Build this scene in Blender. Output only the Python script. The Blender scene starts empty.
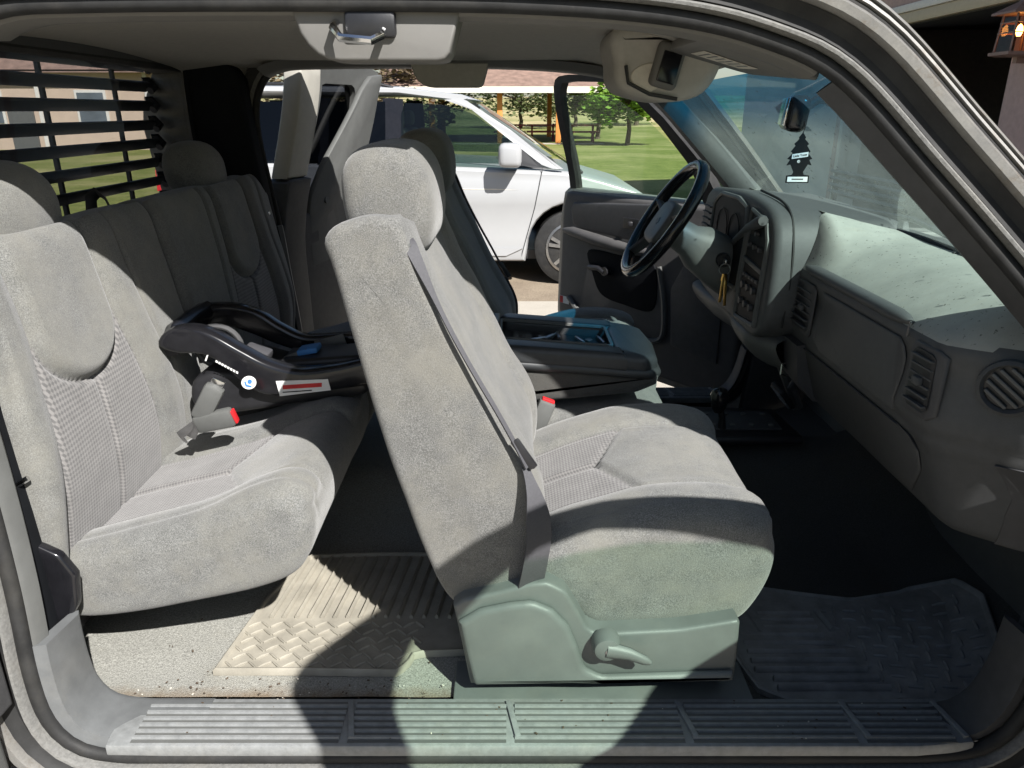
import bpy, bmesh, math, random
from mathutils import Vector, Matrix, noise
random.seed(7)
R = math.radians
S = bpy.context.scene
COL = S.collection

# ------------------------------------------------------------------ camera, world, sun, exposure
TH = R(20.2); FPX = 745.0; CAM = (0.0, -1.0, 1.03)
cd = bpy.data.cameras.new("camera"); cam = bpy.data.objects.new("camera", cd); COL.objects.link(cam)
cam.location = CAM; cam.rotation_euler = (R(90)-TH, 0, 0)
cd.sensor_width = 36.0; cd.lens = 36.0*FPX/1024.0; cd.clip_start = 0.02; cd.clip_end = 2000
S.camera = cam
SUNDIR = Vector((-0.59, 0.90, -1.0)).normalized()          # the way the light travels
W = bpy.data.worlds.new("World"); S.world = W; W.use_nodes = True
wn = W.node_tree.nodes; wl = W.node_tree.links
bg = wn["Background"]; sky = wn.new("ShaderNodeTexSky"); sky.sky_type = 'NISHITA'; sky.sun_disc = False
toS = -SUNDIR
sky.sun_elevation = math.asin(toS.z); sky.sun_rotation = math.atan2(toS.x, toS.y)
wl.new(sky.outputs[0], bg.inputs[0]); bg.inputs[1].default_value = 0.05
sd = bpy.data.lights.new("sun", 'SUN'); sd.energy = 4.6; sd.angle = R(0.6); sd.color = (1.0, .975, .94)
so = bpy.data.objects.new("sun", sd); COL.objects.link(so)
so.rotation_euler = SUNDIR.to_track_quat('-Z', 'Y').to_euler(); so.location = (6, -9, 12)
S.view_settings.view_transform = 'Standard'; S.view_settings.look = 'None'
S.view_settings.gamma = 1; S.view_settings.use_curve_mapping = False
S.view_settings.exposure = 1.14
S.render.engine = 'CYCLES'
S.cycles.max_bounces = 7; S.cycles.diffuse_bounces = 4; S.cycles.glossy_bounces = 3
S.cycles.transparent_max_bounces = 12; S.cycles.caustics_reflective = False; S.cycles.caustics_refractive = False

# ------------------------------------------------------------------ pixel <-> world (for laying out real positions)
cT, sT = math.cos(TH), math.sin(TH)
def ray(px, py):
    u = (px-512)/FPX; v = (384-py)/FPX
    return (u, cT+v*sT, -sT+v*cT)
def P(px, py, y):
    d = ray(px, py); t = (y-CAM[1])/d[1]; return Vector([CAM[i]+t*d[i] for i in range(3)])
def PZ(px, py, z):
    d = ray(px, py); t = (z-CAM[2])/d[2]; return Vector([CAM[i]+t*d[i] for i in range(3)])
def XZ(pts, y): return [(P(a, b, y).x, P(a, b, y).z) for a, b in pts]
def sm(a, b, x):
    t = max(0., min(1., (x-a)/(b-a))) if a != b else float(x > a)
    return t*t*(3-2*t)
def lerp(a, b, t): return a+(b-a)*t

# ------------------------------------------------------------------ materials
class NT:
    def __init__(s, name):
        s.m = bpy.data.materials.new(name); s.m.use_nodes = True
        s.n = s.m.node_tree.nodes; s.l = s.m.node_tree.links
        s.b = s.n["Principled BSDF"]; s.out = s.n["Material Output"]
        s.tc = s.n.new("ShaderNodeTexCoord")
    def noise(s, scale, detail=4, rough=.6, co=None, sc3=None):
        t = s.n.new("ShaderNodeTexNoise"); t.inputs["Scale"].default_value = scale
        t.inputs["Detail"].default_value = detail; t.inputs["Roughness"].default_value = rough
        src = co or s.tc.outputs["Object"]
        if sc3:
            mp = s.n.new("ShaderNodeMapping"); mp.inputs["Scale"].default_value = sc3; s.l.new(src, mp.inputs[0]); src = mp.outputs[0]
        s.l.new(src, t.inputs["Vector"]); return t.outputs["Fac"]
    def ramp(s, fac, stops):
        r = s.n.new("ShaderNodeValToRGB"); e = r.color_ramp.elements
        while len(e) < len(stops): e.new(.5)
        for i, (p, c) in enumerate(stops):
            e[i].position = p; e[i].color = (c, c, c, 1) if not isinstance(c, tuple) else (*c, 1)
        s.l.new(fac, r.inputs[0]); return r.outputs[0]
    def mix(s, fac, a, b, mode='MIX'):
        m = s.n.new("ShaderNodeMix"); m.data_type = 'RGBA'; m.blend_type = mode
        for i, v in ((0, fac), (6, a), (7, b)):
            if isinstance(v, (int, float)): m.inputs[i].default_value = v if i == 0 else (v, v, v, 1)
            elif isinstance(v, tuple): m.inputs[i].default_value = (*v, 1)
            else: s.l.new(v, m.inputs[i])
        return m.outputs[2]
    def math(s, op, a, b=0.0, c=None):
        m = s.n.new("ShaderNodeMath"); m.operation = op
        for i, v in enumerate((a, b) if c is None else (a, b, c)):
            if isinstance(v, (int, float)): m.inputs[i].default_value = v
            else: s.l.new(v, m.inputs[i])
        return m.outputs[0]
    def xyz(s, co=None):
        x = s.n.new("ShaderNodeSeparateXYZ"); s.l.new(co or s.tc.outputs["Object"], x.inputs[0]); return x.outputs
    def bump(s, h, strength=.3, dist=.002):
        b = s.n.new("ShaderNodeBump"); b.inputs["Strength"].default_value = strength; b.inputs["Distance"].default_value = dist
        s.l.new(h, b.inputs["Height"]); s.l.new(b.outputs[0], s.b.inputs["Normal"])
    def set(s, **k):
        for a, v in k.items():
            i = s.b.inputs[a.replace('_', ' ')]
            if isinstance(v, (int, float)): i.default_value = v
            elif isinstance(v, tuple): i.default_value = (*v, 1)
            else: s.l.new(v, i)
        return s.m
def hexl(r, g, b):
    f = lambda c: ((c/255+.055)/1.055)**2.4 if c > 10 else c/255/12.92
    return (f(r), f(g), f(b))
def plain(name, col, rough=.5, metal=0., var=.15, scale=30, bump=0., bscale=400, spec=.5, dirt=0.):
    t = NT(name)
    n = t.noise(scale, 5)
    lo = tuple(c*(1-var) for c in col); hi = tuple(min(1, c*(1+var)) for c in col)
    c = t.ramp(n, [(.3, lo), (.7, hi)])
    if dirt:
        d = t.ramp(t.noise(7, 8, .75), [(.48, 0.), (.72, 1.)])
        c = t.mix(t.math('MULTIPLY', d, dirt), c, (.30, .27, .21))
    t.set(Base_Color=c, Roughness=rough, Metallic=metal, Specular_IOR_Level=spec)
    if bump: t.bump(t.noise(bscale, 3), bump, .001)
    return t.m
def cloth(name, col, insert=True):
    t = NT(name)
    fine = t.ramp(t.noise(520, 2, .7), [(.30, .50), (.5, .95), (.7, 1.55)])
    mid = t.ramp(t.noise(24, 6, .7), [(.3, .84), (.7, 1.14)])
    wear = t.ramp(t.noise(5.5, 7, .72), [(.42, 0.), (.68, 1.)])
    base = t.mix(1.0, fine, mid, 'MULTIPLY')
    base = t.mix(1.0, base, col, 'MULTIPLY')
    base = t.mix(t.math('MULTIPLY', wear, .7), base, tuple(c*1.30 for c in (col[0]*1.04, col[1]*1.0, col[2]*.9)))
    bh = t.noise(420, 3, .7)
    if insert:
        at = t.n.new("ShaderNodeAttribute"); at.attribute_name = "ins"
        x = t.xyz()
        a = t.math('ADD', x[0], x[1]); b = t.math('SUBTRACT', x[0], x[1]); a = t.math('ADD', a, t.math('MULTIPLY', x[2], 1.0)); b = t.math('ADD', b, t.math('MULTIPLY', x[2], 1.0))
        k = 2*math.pi/.017
        w = t.math('MULTIPLY', t.math('SINE', t.math('MULTIPLY', a, k)), t.math('SINE', t.math('MULTIPLY', b, k)))
        pat = t.ramp(t.math('MULTIPLY_ADD', w, .5, .5), [(.30, (.72, .70, .72)), (.62, (1.32, 1.26, 1.28))])
        pc = t.mix(1.0, pat, tuple(c*1.02 for c in col), 'MULTIPLY')
        pc = t.mix(1.0, pc, mid, 'MULTIPLY')
        base = t.mix(at.outputs["Fac"], base, pc)
    t.set(Base_Color=base, Roughness=.95, Specular_IOR_Level=.15, Sheen_Weight=.25, Sheen_Roughness=.5)
    t.bump(bh, .55, .0018)
    return t.m
def glass(name, tint, refl=.5, band=None, drops=False, film=0.):
    t = NT(name); t.n.remove(t.b)
    tr = t.n.new("ShaderNodeBsdfTransparent"); gl = t.n.new("ShaderNodeBsdfGlossy"); gl.inputs["Roughness"].default_value = .02
    lw = t.n.new("ShaderNodeLayerWeight"); lw.inputs[0].default_value = .5
    fr = t.math('MULTIPLY_ADD', t.math('POWER', lw.outputs["Facing"], 5.0), .9, .04)
    col = None
    if band:
        z = t.xyz()[2]
        f = t.ramp(t.math('MULTIPLY_ADD', z, 1.0/.16, -(band[0]-.08)/.16), [(.25, 0.), (.75, 1.)])
        col = t.mix(f, tint, band[1])
    if drops:
        v = t.n.new("ShaderNodeTexVoronoi"); v.inputs["Scale"].default_value = 42
        t.l.new(t.tc.outputs["Object"], v.inputs["Vector"])
        sp = t.ramp(v.outputs["Distance"], [(.12, .35), (.19, 1.)])
        sel = t.ramp(t.noise(9, 2), [(.47, 1.), (.56, 0.)])
        sp = t.mix(sel, sp, (1., 1., 1.))
        col = t.mix(1., col or tint, sp, 'MULTIPLY')
    if col is None: tr.inputs[0].default_value = (*tint, 1)
    else: t.l.new(col, tr.inputs[0])
    base = tr.outputs[0]
    if film:                                  # thin film of dust on the pane
        df = t.n.new("ShaderNodeBsdfDiffuse"); tl = t.n.new("ShaderNodeBsdfTranslucent"); ad = t.n.new("ShaderNodeMixShader"); ad.inputs[0].default_value = .6
        dc = tuple(min(1., c*1.25) for c in tint)
        for q in (df, tl):
            q.inputs[0].default_value = (*dc, 1)
            if col is not None: t.l.new(t.mix(.75, dc, col), q.inputs[0])
        t.l.new(df.outputs[0], ad.inputs[1]); t.l.new(tl.outputs[0], ad.inputs[2])
        m2 = t.n.new("ShaderNodeMixShader")
        t.l.new(t.math('MULTIPLY', t.ramp(t.noise(3.5, 6, .7), [(.3, .6), (.7, 1.3)]), film), m2.inputs[0])
        t.l.new(base, m2.inputs[1]); t.l.new(ad.outputs[0], m2.inputs[2]); base = m2.outputs[0]
    mx = t.n.new("ShaderNodeMixShader")
    t.l.new(t.math('MULTIPLY', fr, refl), mx.inputs[0])
    t.l.new(base, mx.inputs[1]); t.l.new(gl.outputs[0], mx.inputs[2]); t.l.new(mx.outputs[0], t.out.inputs[0])
    return t.m
def emit(name, col, st):
    t = NT(name); t.set(Base_Color=col, Emission_Color=col, Emission_Strength=st); return t.m

CL = (.150, .151, .145)
M = {}
M['cloth'] = cloth('grey_cloth', CL)
M['cloth_side'] = cloth('grey_cloth_side', (.140, .139, .133), False)
M['cloth_dark2'] = cloth('armrest_cloth', (.060, .060, .058), False)
M['cloth_dark'] = cloth('dark_cloth', (.05, .05, .05), False)
M['dash'] = plain('dash_vinyl', (.070, .072, .073), .55, 0, .08, 60, .35, 700, .4)
def dashtop_mat():
    t = NT('dash_top_dusty')
    c = t.ramp(t.noise(9, 6, .65, None, (1, 1, 1)), [(.3, (.29, .295, .27)), (.7, (.39, .395, .36))])
    st = t.ramp(t.noise(60, 4, .7, None, (.25, 1, 1)), [(.56, 0.), (.70, 1.)]); c = t.mix(t.math('MULTIPLY', st, .5), c, (.36, .35, .30))
    sk = t.ramp(t.noise(130, 2, .6), [(.66, 0.), (.72, 1.)]); c = t.mix(t.math('MULTIPLY', sk, .8), c, (.07, .07, .06))
    t.set(Base_Color=c, Roughness=.85, Specular_IOR_Level=.2); t.bump(t.noise(700, 3), .3, .001); return t.m
M['dashtop'] = dashtop_mat()
M['trim_dark'] = plain('dark_trim', (.062, .062, .064), .55, 0, .12, 40, .25, 800, .4)
M['trim_door'] = plain('door_trim', (.080, .077, .076), .6, 0, .10, 18, .25, 800, .4)
M['trim_mid'] = plain('grey_trim', (.105, .107, .103), .5, 0, .10, 20, .2, 800, .4)
M['seatbase'] = plain('seat_base_plastic', (.118, .128, .124), .45, 0, .14, 9, .3, 900, .5, .10)
M['beige'] = plain('beige_trim', (.155, .15, .14), .6, 0, .06, 20, .15, 700, .3)
M['headliner'] = plain('headliner_fabric', (.44, .42, .38), .95, 0, .06, 60, .3, 900, .1)
M['black'] = plain('black_plastic', (.016, .016, .018), .4, 0, .2, 40, .1, 700)
M['gloss'] = plain('gloss_black', (.010, .010, .012), .18, 0, .2, 40)
M['belt'] = plain('belt_webbing', (.065, .064, .070), .6, 0, .12, 300, .5, 1500, .4)
M['rubber'] = plain('black_rubber', (.022, .022, .022), .65, 0, .3, 25, .2, 300, .3, .06)
M['seal'] = plain('worn_seal', (.16, .158, .15), .8, 0, .22, 160, .8, 260, .3, .18)
def paint_mat():
    t = NT('pewter_paint')
    c = t.ramp(t.noise(30, 5, .7), [(.3, (.19, .185, .175)), (.7, (.25, .24, .22))])
    d = t.ramp(t.noise(16, 9, .8), [(.52, 0.), (.66, 1.)])
    c = t.mix(t.math('MULTIPLY', d, .7), c, (.14, .105, .07))
    g = t.ramp(t.noise(260, 3, .8), [(.35, .92), (.65, 1.08)])
    t.set(Base_Color=t.mix(1., c, g, 'MULTIPLY'), Roughness=.42, Metallic=.25); t.bump(t.noise(90, 4, .7), .15, .001); return t.m
M['paint'] = paint_mat()
M['mat_rear'] = plain('dusty_rubber_mat', (.285, .265, .22), .9, 0, .22, 16, .25, 300, .2, .35)
M['mat_front'] = plain('black_rubber_mat', (.24, .238, .23), .6, 0, .25, 20, .2, 300, .4)
M['scuff'] = plain('scuff_plate', (.215, .222, .222), .5, 0, .18, 60, .4, 300, .45, .22)
M['chrome'] = plain('chrome', (.7, .7, .7), .15, 1., .05)
M['steel'] = plain('steel', (.45, .45, .45), .35, 1., .2)
M['red'] = plain('red_plastic', (.55, .02, .025), .4)
M['white'] = plain('white_label', (.75, .75, .73), .6, 0, .05)
M['ink'] = plain('black_ink', (.03, .03, .03), .7)
M['redink'] = plain('red_ink', (.55, .03, .03), .7)
M['blueink'] = plain('blue_ink', (.05, .2, .5), .7)
M['brass'] = plain('brass', (.55, .36, .12), .3, 1., .2)
M['windshield'] = glass('windshield_glass', (.62, .77, .72), .8, (1.497, (.01, .19, .36)), True, .125)
M['greenglass'] = glass('tinted_door_glass', (.66, .82, .70), .9, film=.03)
M['rearglass'] = glass('rear_tinted_glass', (.46, .47, .49), 1.0, film=.02)
M['darkglass'] = glass('privacy_glass', (.06, .065, .075), 1.)
M['vanglass'] = glass('van_glass', (.52, .60, .56), 1.)
M['mirror'] = plain('mirror_glass', (.8, .8, .8), .02, 1., 0)
def carpet_mat():
    t = NT('carpet')
    n = t.ramp(t.noise(300, 3, .8), [(.3, .55), (.7, 1.5)])
    base = t.mix(1., n, (.30, .297, .27), 'MULTIPLY')
    x = t.xyz()
    # rust-brown dirt ground into the pile along the sill
    e = t.math('ADD', x[1], t.math('MULTIPLY', t.noise(30, 5, .7), .06))
    f = t.ramp(t.math('MULTIPLY_ADD', e, 8.0, 6.16), [(.28, 1.), (.62, 0.)])
    base = t.mix(t.math('MULTIPLY', f, .8), base, (.17, .105, .05))
    sp = t.ramp(t.noise(5, 8, .8), [(.5, 0.), (.75, 1.)])
    base = t.mix(t.math('MULTIPLY', sp, .45), base, (.30, .28, .22))
    fr = t.ramp(t.math('MULTIPLY_ADD', x[0], 4., -.9), [(.3, 0.), (.75, 1.)])      # carpet colour mixes darker towards the front
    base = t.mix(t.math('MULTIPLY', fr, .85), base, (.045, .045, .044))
    t.set(Base_Color=base, Roughness=1., Specular_IOR_Level=.05); t.bump(t.noise(350, 3, .8), .8, .004); return t.m
M['carpet'] = carpet_mat()
M['lid'] = plain('armrest_vinyl', (.034, .036, .038), .42, 0, .12, 40, .25, 800, .45)
M['cream'] = plain('cream_trim', (.45, .43, .38), .6, 0, .05)
M['sillcorner'] = plain('sill_corner_plastic', (.125, .13, .132), .5, 0, .12, 30, .3, 500, .4, .12)
M['void'] = plain('dark_lens', (.006, .006, .007), .6, 0, .2, 40, 0, 400, .2)
M['trim_black'] = plain('black_trim', (.010, .011, .013), .75, 0, .12, 40, .25, 800, .08)

# ------------------------------------------------------------------ mesh helpers
def cr_closed(pts, N):
    """uniform resample of a closed Catmull-Rom curve"""
    n = len(pts); dense = []
    for i in range(n):
        p0, p1, p2, p3 = [Vector((*pts[(i+k) % n], 0)) for k in (-1, 0, 1, 2)]
        for k in range(16):
            t = k/16
            dense.append(.5*((2*p1)+(-p0+p2)*t+(2*p0-5*p1+4*p2-p3)*t*t+(-p0+3*p1-3*p2+p3)*t**3))
    return resample(dense, N, True)
def resample(d, N, closed=False):
    d = [Vector(p) for p in d]
    if closed: d = d+[d[0]]
    L = [0]
    for a, b in zip(d, d[1:]): L.append(L[-1]+(b-a).length)
    out = []; j = 0; T = L[-1]
    for i in range(N):
        s = T*i/(N if closed else N-1)
        while j < len(L)-2 and L[j+1] < s: j += 1
        seg = L[j+1]-L[j]; out.append(d[j].lerp(d[j+1], (s-L[j])/seg if seg else 0))
    return out
def cr_open(pts, N):
    pts = [Vector(p) for p in pts]; d = []
    q = [pts[0]*2-pts[1]]+pts+[pts[-1]*2-pts[-2]]
    for i in range(len(pts)-1):
        p0, p1, p2, p3 = q[i:i+4]
        for k in range(16):
            t = k/16; d.append(.5*((2*p1)+(-p0+p2)*t+(2*p0-5*p1+4*p2-p3)*t*t+(-p0+3*p1-3*p2+p3)*t**3))
    d.append(pts[-1])
    return resample(d, N)
class MB:
    def __init__(s): s.bm = bmesh.new(); s.ins = {}; s.mats = []
    def mat(s, m):
        if m not in s.mats: s.mats.append(m)
        return s.mats.index(m)
    def grid(s, rows, closed_u=False, closed_v=False, mi=0):
        """rows: list of rows of points -> quads"""
        V = [[s.bm.verts.new(p) for p in r] for r in rows]
        nr, nc = len(V), len(V[0])
        for i in range(nr if closed_v else nr-1):
            for j in range(nc if closed_u else nc-1):
                a, b, c, d = V[i][j], V[i][(j+1) % nc], V[(i+1) % nr][(j+1) % nc], V[(i+1) % nr][j]
                try:
                    f = s.bm.faces.new((a, b, c, d)); f.material_index = mi
                except ValueError: pass
        return V
    def cap(s, ring, mi=0, flip=False):
        try:
            f = s.bm.faces.new(list(reversed(ring)) if flip else ring); f.material_index = mi
        except ValueError: pass
    def loft(s, rings, cap=True, mi=0):
        V = s.grid(rings, closed_u=True, mi=mi)
        if cap: s.cap(V[0], mi, True); s.cap(V[-1], mi)
        return V
    def tube(s, path, r, seg=8, cap=True, mi=0, flat=None, up=None):
        path = [Vector(p) for p in path]; rings = []
        n = len(path)
        prev = None
        for i, p in enumerate(path):
            t = (path[min(i+1, n-1)]-path[max(i-1, 0)]).normalized()
            if up is not None: a = Vector(up)
            elif prev is not None: a = prev
            else: a = Vector((0, 0, 1)) if abs(t.z) < .9 else Vector((1, 0, 0))
            x = (a - t*a.dot(t)).normalized(); y = t.cross(x); prev = x
            rr = r[i] if isinstance(r, (list, tuple)) else r
            rx, ry = (rr, rr) if flat is None else (rr*flat[0], rr*flat[1])
            if flat is not None and len(flat) > 2:      # rounded rectangle section
                ring = []
                for k in range(seg):
                    an = 2*math.pi*(k+.5)/seg; ca, sa = math.cos(an), math.sin(an); e = flat[2]
                    ring.append(p+x*rx*math.copysign(abs(ca)**e, ca)+y*ry*math.copysign(abs(sa)**e, sa))
                rings.append(ring)
            else:
                rings.append([p+x*rx*math.cos(2*math.pi*k/seg)+y*ry*math.sin(2*math.pi*k/seg) for k in range(seg)])
        s.loft(rings, cap, mi)
    def box(s, c, size, bev=0., rot=None, mi=0, seg=2):
        bm2 = bmesh.new(); bmesh.ops.create_cube(bm2, size=1)
        for v in bm2.verts: v.co = Vector((v.co.x*size[0], v.co.y*size[1], v.co.z*size[2]))
        if bev: bmesh.ops.bevel(bm2, geom=list(bm2.edges), offset=min(bev, min(size)*.49), segments=seg, affect='EDGES', profile=.5)
        Mx = Matrix.Translation(Vector(c)) @ (rot if rot is not None else Matrix.Identity(4))
        vm = {v: s.bm.verts.new(Mx @ v.co) for v in bm2.verts}
        for f in bm2.faces:
            g = s.bm.faces.new([vm[v] for v in f.verts]); g.material_index = mi
        bm2.free()
    def beam(s, a, b, w, h, bev=0., up=(0, 0, 1), mi=0):
        a, b = Vector(a), Vector(b); x = (b-a); L = x.length; x.normalize()
        z = Vector(up); z = (z-x*z.dot(x)).normalized(); y = z.cross(x)
        rot = Matrix((x, y, z)).transposed().to_4x4()
        s.box((a+b)/2, (L, w, h), bev, rot, mi)
    def prism(s, poly, d0, d1, r, fn, N=0, arc=4, mi=0, smooth_poly=False, capfan=False, disp=None, nm=1, insf=None, side=None, round1=True):
        """poly (a,b) extruded along d with rounded rims; fn(a,b,d)->xyz; disp(a,b,d,na,nb)->offset"""
        if smooth_poly: pts = cr_closed(poly, N or len(poly)*6)
        elif N: pts = resample([Vector((*p, 0)) for p in poly], N, True)
        else: pts = [Vector((*p, 0)) for p in poly]
        n = len(pts)
        area = sum(pts[i].x*pts[(i+1) % n].y-pts[(i+1) % n].x*pts[i].y for i in range(n))
        if area < 0: pts.reverse()
        nor = []
        for i in range(n):
            e1 = (pts[i]-pts[i-1]); e2 = (pts[(i+1) % n]-pts[i])
            if e1.length < 1e-9: e1 = e2
            if e2.length < 1e-9: e2 = e1
            n1 = Vector((e1.y, -e1.x, 0)).normalized(); n2 = Vector((e2.y, -e2.x, 0)).normalized()
            m = n1+n2
            m = m.normalized() if m.length > 1e-6 else n1
            nor.append(m/max(.5, m.dot(n1)))
        ry = min(r, abs(d1-d0)*.499) if r else 0; sg = 1 if d1 > d0 else -1
        st = []
        if r:
            for k in range(arc+1):
                a = math.pi/2*k/arc; st.append((r*(1-math.sin(a)), d0+sg*ry*(1-math.cos(a))))
        else: st.append((0, d0))
        m0, m1 = d0+sg*ry, d1-sg*ry
        for k in range(1, nm): st.append((0, lerp(m0, m1, k/nm)))
        if r and round1:
            for k in range(arc, -1, -1):
                a = math.pi/2*k/arc; st.append((r*(1-math.sin(a)), d1-sg*ry*(1-math.cos(a))))
        else: st.append((0, d1))
        rings = []; ks = []
        cen = sum(pts, Vector())/n
        def put(q, d, i):
            o = disp(q.x, q.y, d, nor[i].x, nor[i].y) if disp else 0
            qq = q+nor[i]*o
            v = s.bm.verts.new(fn(qq.x, qq.y, d))
            if insf: s.ins[v] = insf(q.x, q.y, d, nor[i].x, nor[i].y)
            return v
        for (ins, d) in st: rings.append([put(pts[i]-nor[i]*ins, d, i) for i in range(n)])
        for A, B in zip(rings, rings[1:]):
            for j in range(n):
                f = s.bm.faces.new((A[j], A[(j+1) % n], B[(j+1) % n], B[j])); f.material_index = mi
        for ring, ins, d, fl, sgn in ((rings[0], st[0][0], d0, True, -sg), (rings[-1], st[-1][0], d1, False, sg)):
            if not capfan: s.cap(ring, mi, fl)
            else:
                base = [pts[i]-nor[i]*ins for i in range(n)]
                sxx = sum((p.x-cen.x)**2 for p in pts); syy = sum((p.y-cen.y)**2 for p in pts); sxy = sum((p.x-cen.x)*(p.y-cen.y) for p in pts)
                ang = .5*math.atan2(2*sxy, sxx-syy); ax_ = Vector((math.cos(ang), math.sin(ang), 0))
                ext = .62*max(abs((p-cen).dot(ax_)) for p in pts)
                tgt = [cen+ax_*max(-ext, min(ext, (p-cen).dot(ax_))) for p in base]
                prev = ring
                for q in (.93, .6, .3, .02):
                    cur = [s.bm.verts.new(fn(*tgt[i].lerp(base[i], q).xy, d+sgn*.002*(1-q)+sgn*.0006*(i/n)*(1-q))) for i in range(n)]
                    for j in range(n):
                        fv = (prev[j], prev[(j+1) % n], cur[(j+1) % n], cur[j])
                        s.bm.faces.new(fv[::-1] if not fl else fv).material_index = mi
                    prev = cur
                s.cap(prev, mi, fl)
    def build(s, name, mat, parent=None, smooth=True, angle=40, loc=None):
        bmesh.ops.recalc_face_normals(s.bm, faces=list(s.bm.faces))
        me = bpy.data.meshes.new(name)
        insv = None
        if s.ins:
            s.bm.verts.index_update(); insv = [0.0]*len(s.bm.verts)
            for v, f in s.ins.items(): insv[v.index] = f
        off = Vector((0, 0, 0))
        if parent is not None: off = wloc(parent)
        if loc is not None: off = Vector(loc)
        for v in s.bm.verts: v.co -= off
        s.bm.to_mesh(me); s.bm.free()
        ml = mat if isinstance(mat, (list, tuple)) else [mat]
        for m in ml: me.materials.append(M[m] if isinstance(m, str) else m)
        if insv:
            a = me.attributes.new("ins", 'FLOAT', 'POINT'); a.data.foreach_set("value", insv)
        if smooth:
            for p in me.polygons: p.use_smooth = True
            if angle < 180: me.set_sharp_from_angle(angle=R(angle))
        o = bpy.data.objects.new(name, me); COL.objects.link(o)
        if parent is not None:
            o.parent = parent
            if loc is not None: o.location = off-wloc(parent)
        elif loc is not None: o.location = off
        return o
def wloc(o):
    v = Vector(o.location)
    while o.parent: o = o.parent; v += Vector(o.location)
    return v
def tag(o, label=None, cat=None, group=None, kind=None):
    if label: o['label'] = label
    if cat: o['category'] = cat
    if group: o['group'] = group
    if kind: o['kind'] = kind
    return o
def empty(name, loc, label=None, cat=None, group=None):
    o = bpy.data.objects.new(name, None); o.empty_display_size = .1; COL.objects.link(o); o.location = loc
    return tag(o, label, cat, group)
def copy_tree(o, parent=None):
    c = o.copy(); COL.objects.link(c); c.parent = parent
    for ch in [k for k in COL.objects if k.parent == o]: copy_tree(ch, c)
    return c
def text(body, size, pos, rot, mat, parent, name='lettering', depth=.0004):
    cu = bpy.data.curves.new(name, 'FONT'); cu.body = body; cu.size = size; cu.align_x = 'CENTER'; cu.align_y = 'CENTER'; cu.extrude = depth
    tmp = bpy.data.objects.new(name, cu); COL.objects.link(tmp); bpy.context.view_layer.update()
    me = bpy.data.meshes.new_from_object(tmp.evaluated_get(bpy.context.evaluated_depsgraph_get()))
    bpy.data.objects.remove(tmp); bpy.data.curves.remove(cu)
    me.materials.clear(); me.materials.append(M[mat])
    Mx = Matrix.Translation(Vector(pos)-wloc(parent)) @ rot.to_4x4()
    me.transform(Mx)
    o = bpy.data.objects.new(name, me); COL.objects.link(o); o.parent = parent; return o
fXZ = lambda a, b, d: Vector((a, d, b))
def nz(p, s): return noise.noise(Vector(p)*s)

# ------------------------------------------------------------------ ground and far setting
GZ = -0.5
def ground_mat(name, c1, c2, scale, rough=.95, bump=.4, c3=None, bs=60):
    t = NT(name)
    base = t.ramp(t.noise(scale, 8, .7), [(.3, c1), (.7, c2)])
    if c3: base = t.mix(t.ramp(t.noise(scale*.13, 4), [(.45, 0.), (.65, 1.)]), base, c3)
    fine = t.ramp(t.noise(bs, 4, .8), [(.3, .7), (.7, 1.3)])
    base = t.mix(1., base, fine, 'MULTIPLY')
    t.set(Base_Color=base, Roughness=rough, Specular_IOR_Level=.1); t.bump(t.noise(bs, 4), bump, .02); return t.m
M['lawn'] = ground_mat('lawn_grass', (.105, .13, .032), (.20, .21, .065), 2.6, bump=.6, c3=(.27, .25, .11), bs=14)
M['dry'] = ground_mat('dry_field', (.30, .26, .13), (.42, .36, .20), .6, c3=(.18, .19, .07), bs=4)
M['concrete'] = ground_mat('concrete_drive', (.34, .31, .265), (.42, .385, .33), 2.5, bump=.15, bs=120)
M['dirt'] = ground_mat('dirt_strip', (.20, .16, .12), (.28, .23, .17), 3, bs=70)
def sheet(name, x0, x1, y0, y1, z, mat, nx=1, ny=1, f=None):
    m = MB(); m.grid([[Vector((lerp(x0, x1, i/nx), lerp(y0, y1, j/ny), z+(f(lerp(x0, x1, i/nx), lerp(y0, y1, j/ny)) if f else 0))) for i in range(nx+1)] for j in range(ny+1)])
    return tag(m.build(name, mat), kind='structure')
sheet('ground', -400, 400, -400, 400, GZ-.012, 'dry')
sheet('lawn', -60, 40, 10.5, 62, GZ-.004, 'lawn', 40, 40, lambda x, y: .25*sm(14, 60, y)*(1+.5*nz((x, y, 0), .06)))
sheet('dirt_verge', -30, 30, 5.1, 10.6, GZ-.004, 'dirt')
sheet('driveway', -9, 12, -9, 5.2, GZ, 'concrete')
sheet('street', -40, -12.5, -30, 60, GZ+.004, 'dirt')
# rising field and hills at the back
m = MB(); rows = []
for j in range(14):
    y = 60+j*22
    rows.append([Vector((-160+i*8, y, GZ+.2+(y-60)*.012+2.5*sm(60, 260, y)*(1+nz((i*.22, j*.2, 3), 1)))) for i in range(48)])
m.grid(rows); tag(m.build('field', 'dry'), kind='structure')

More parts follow.
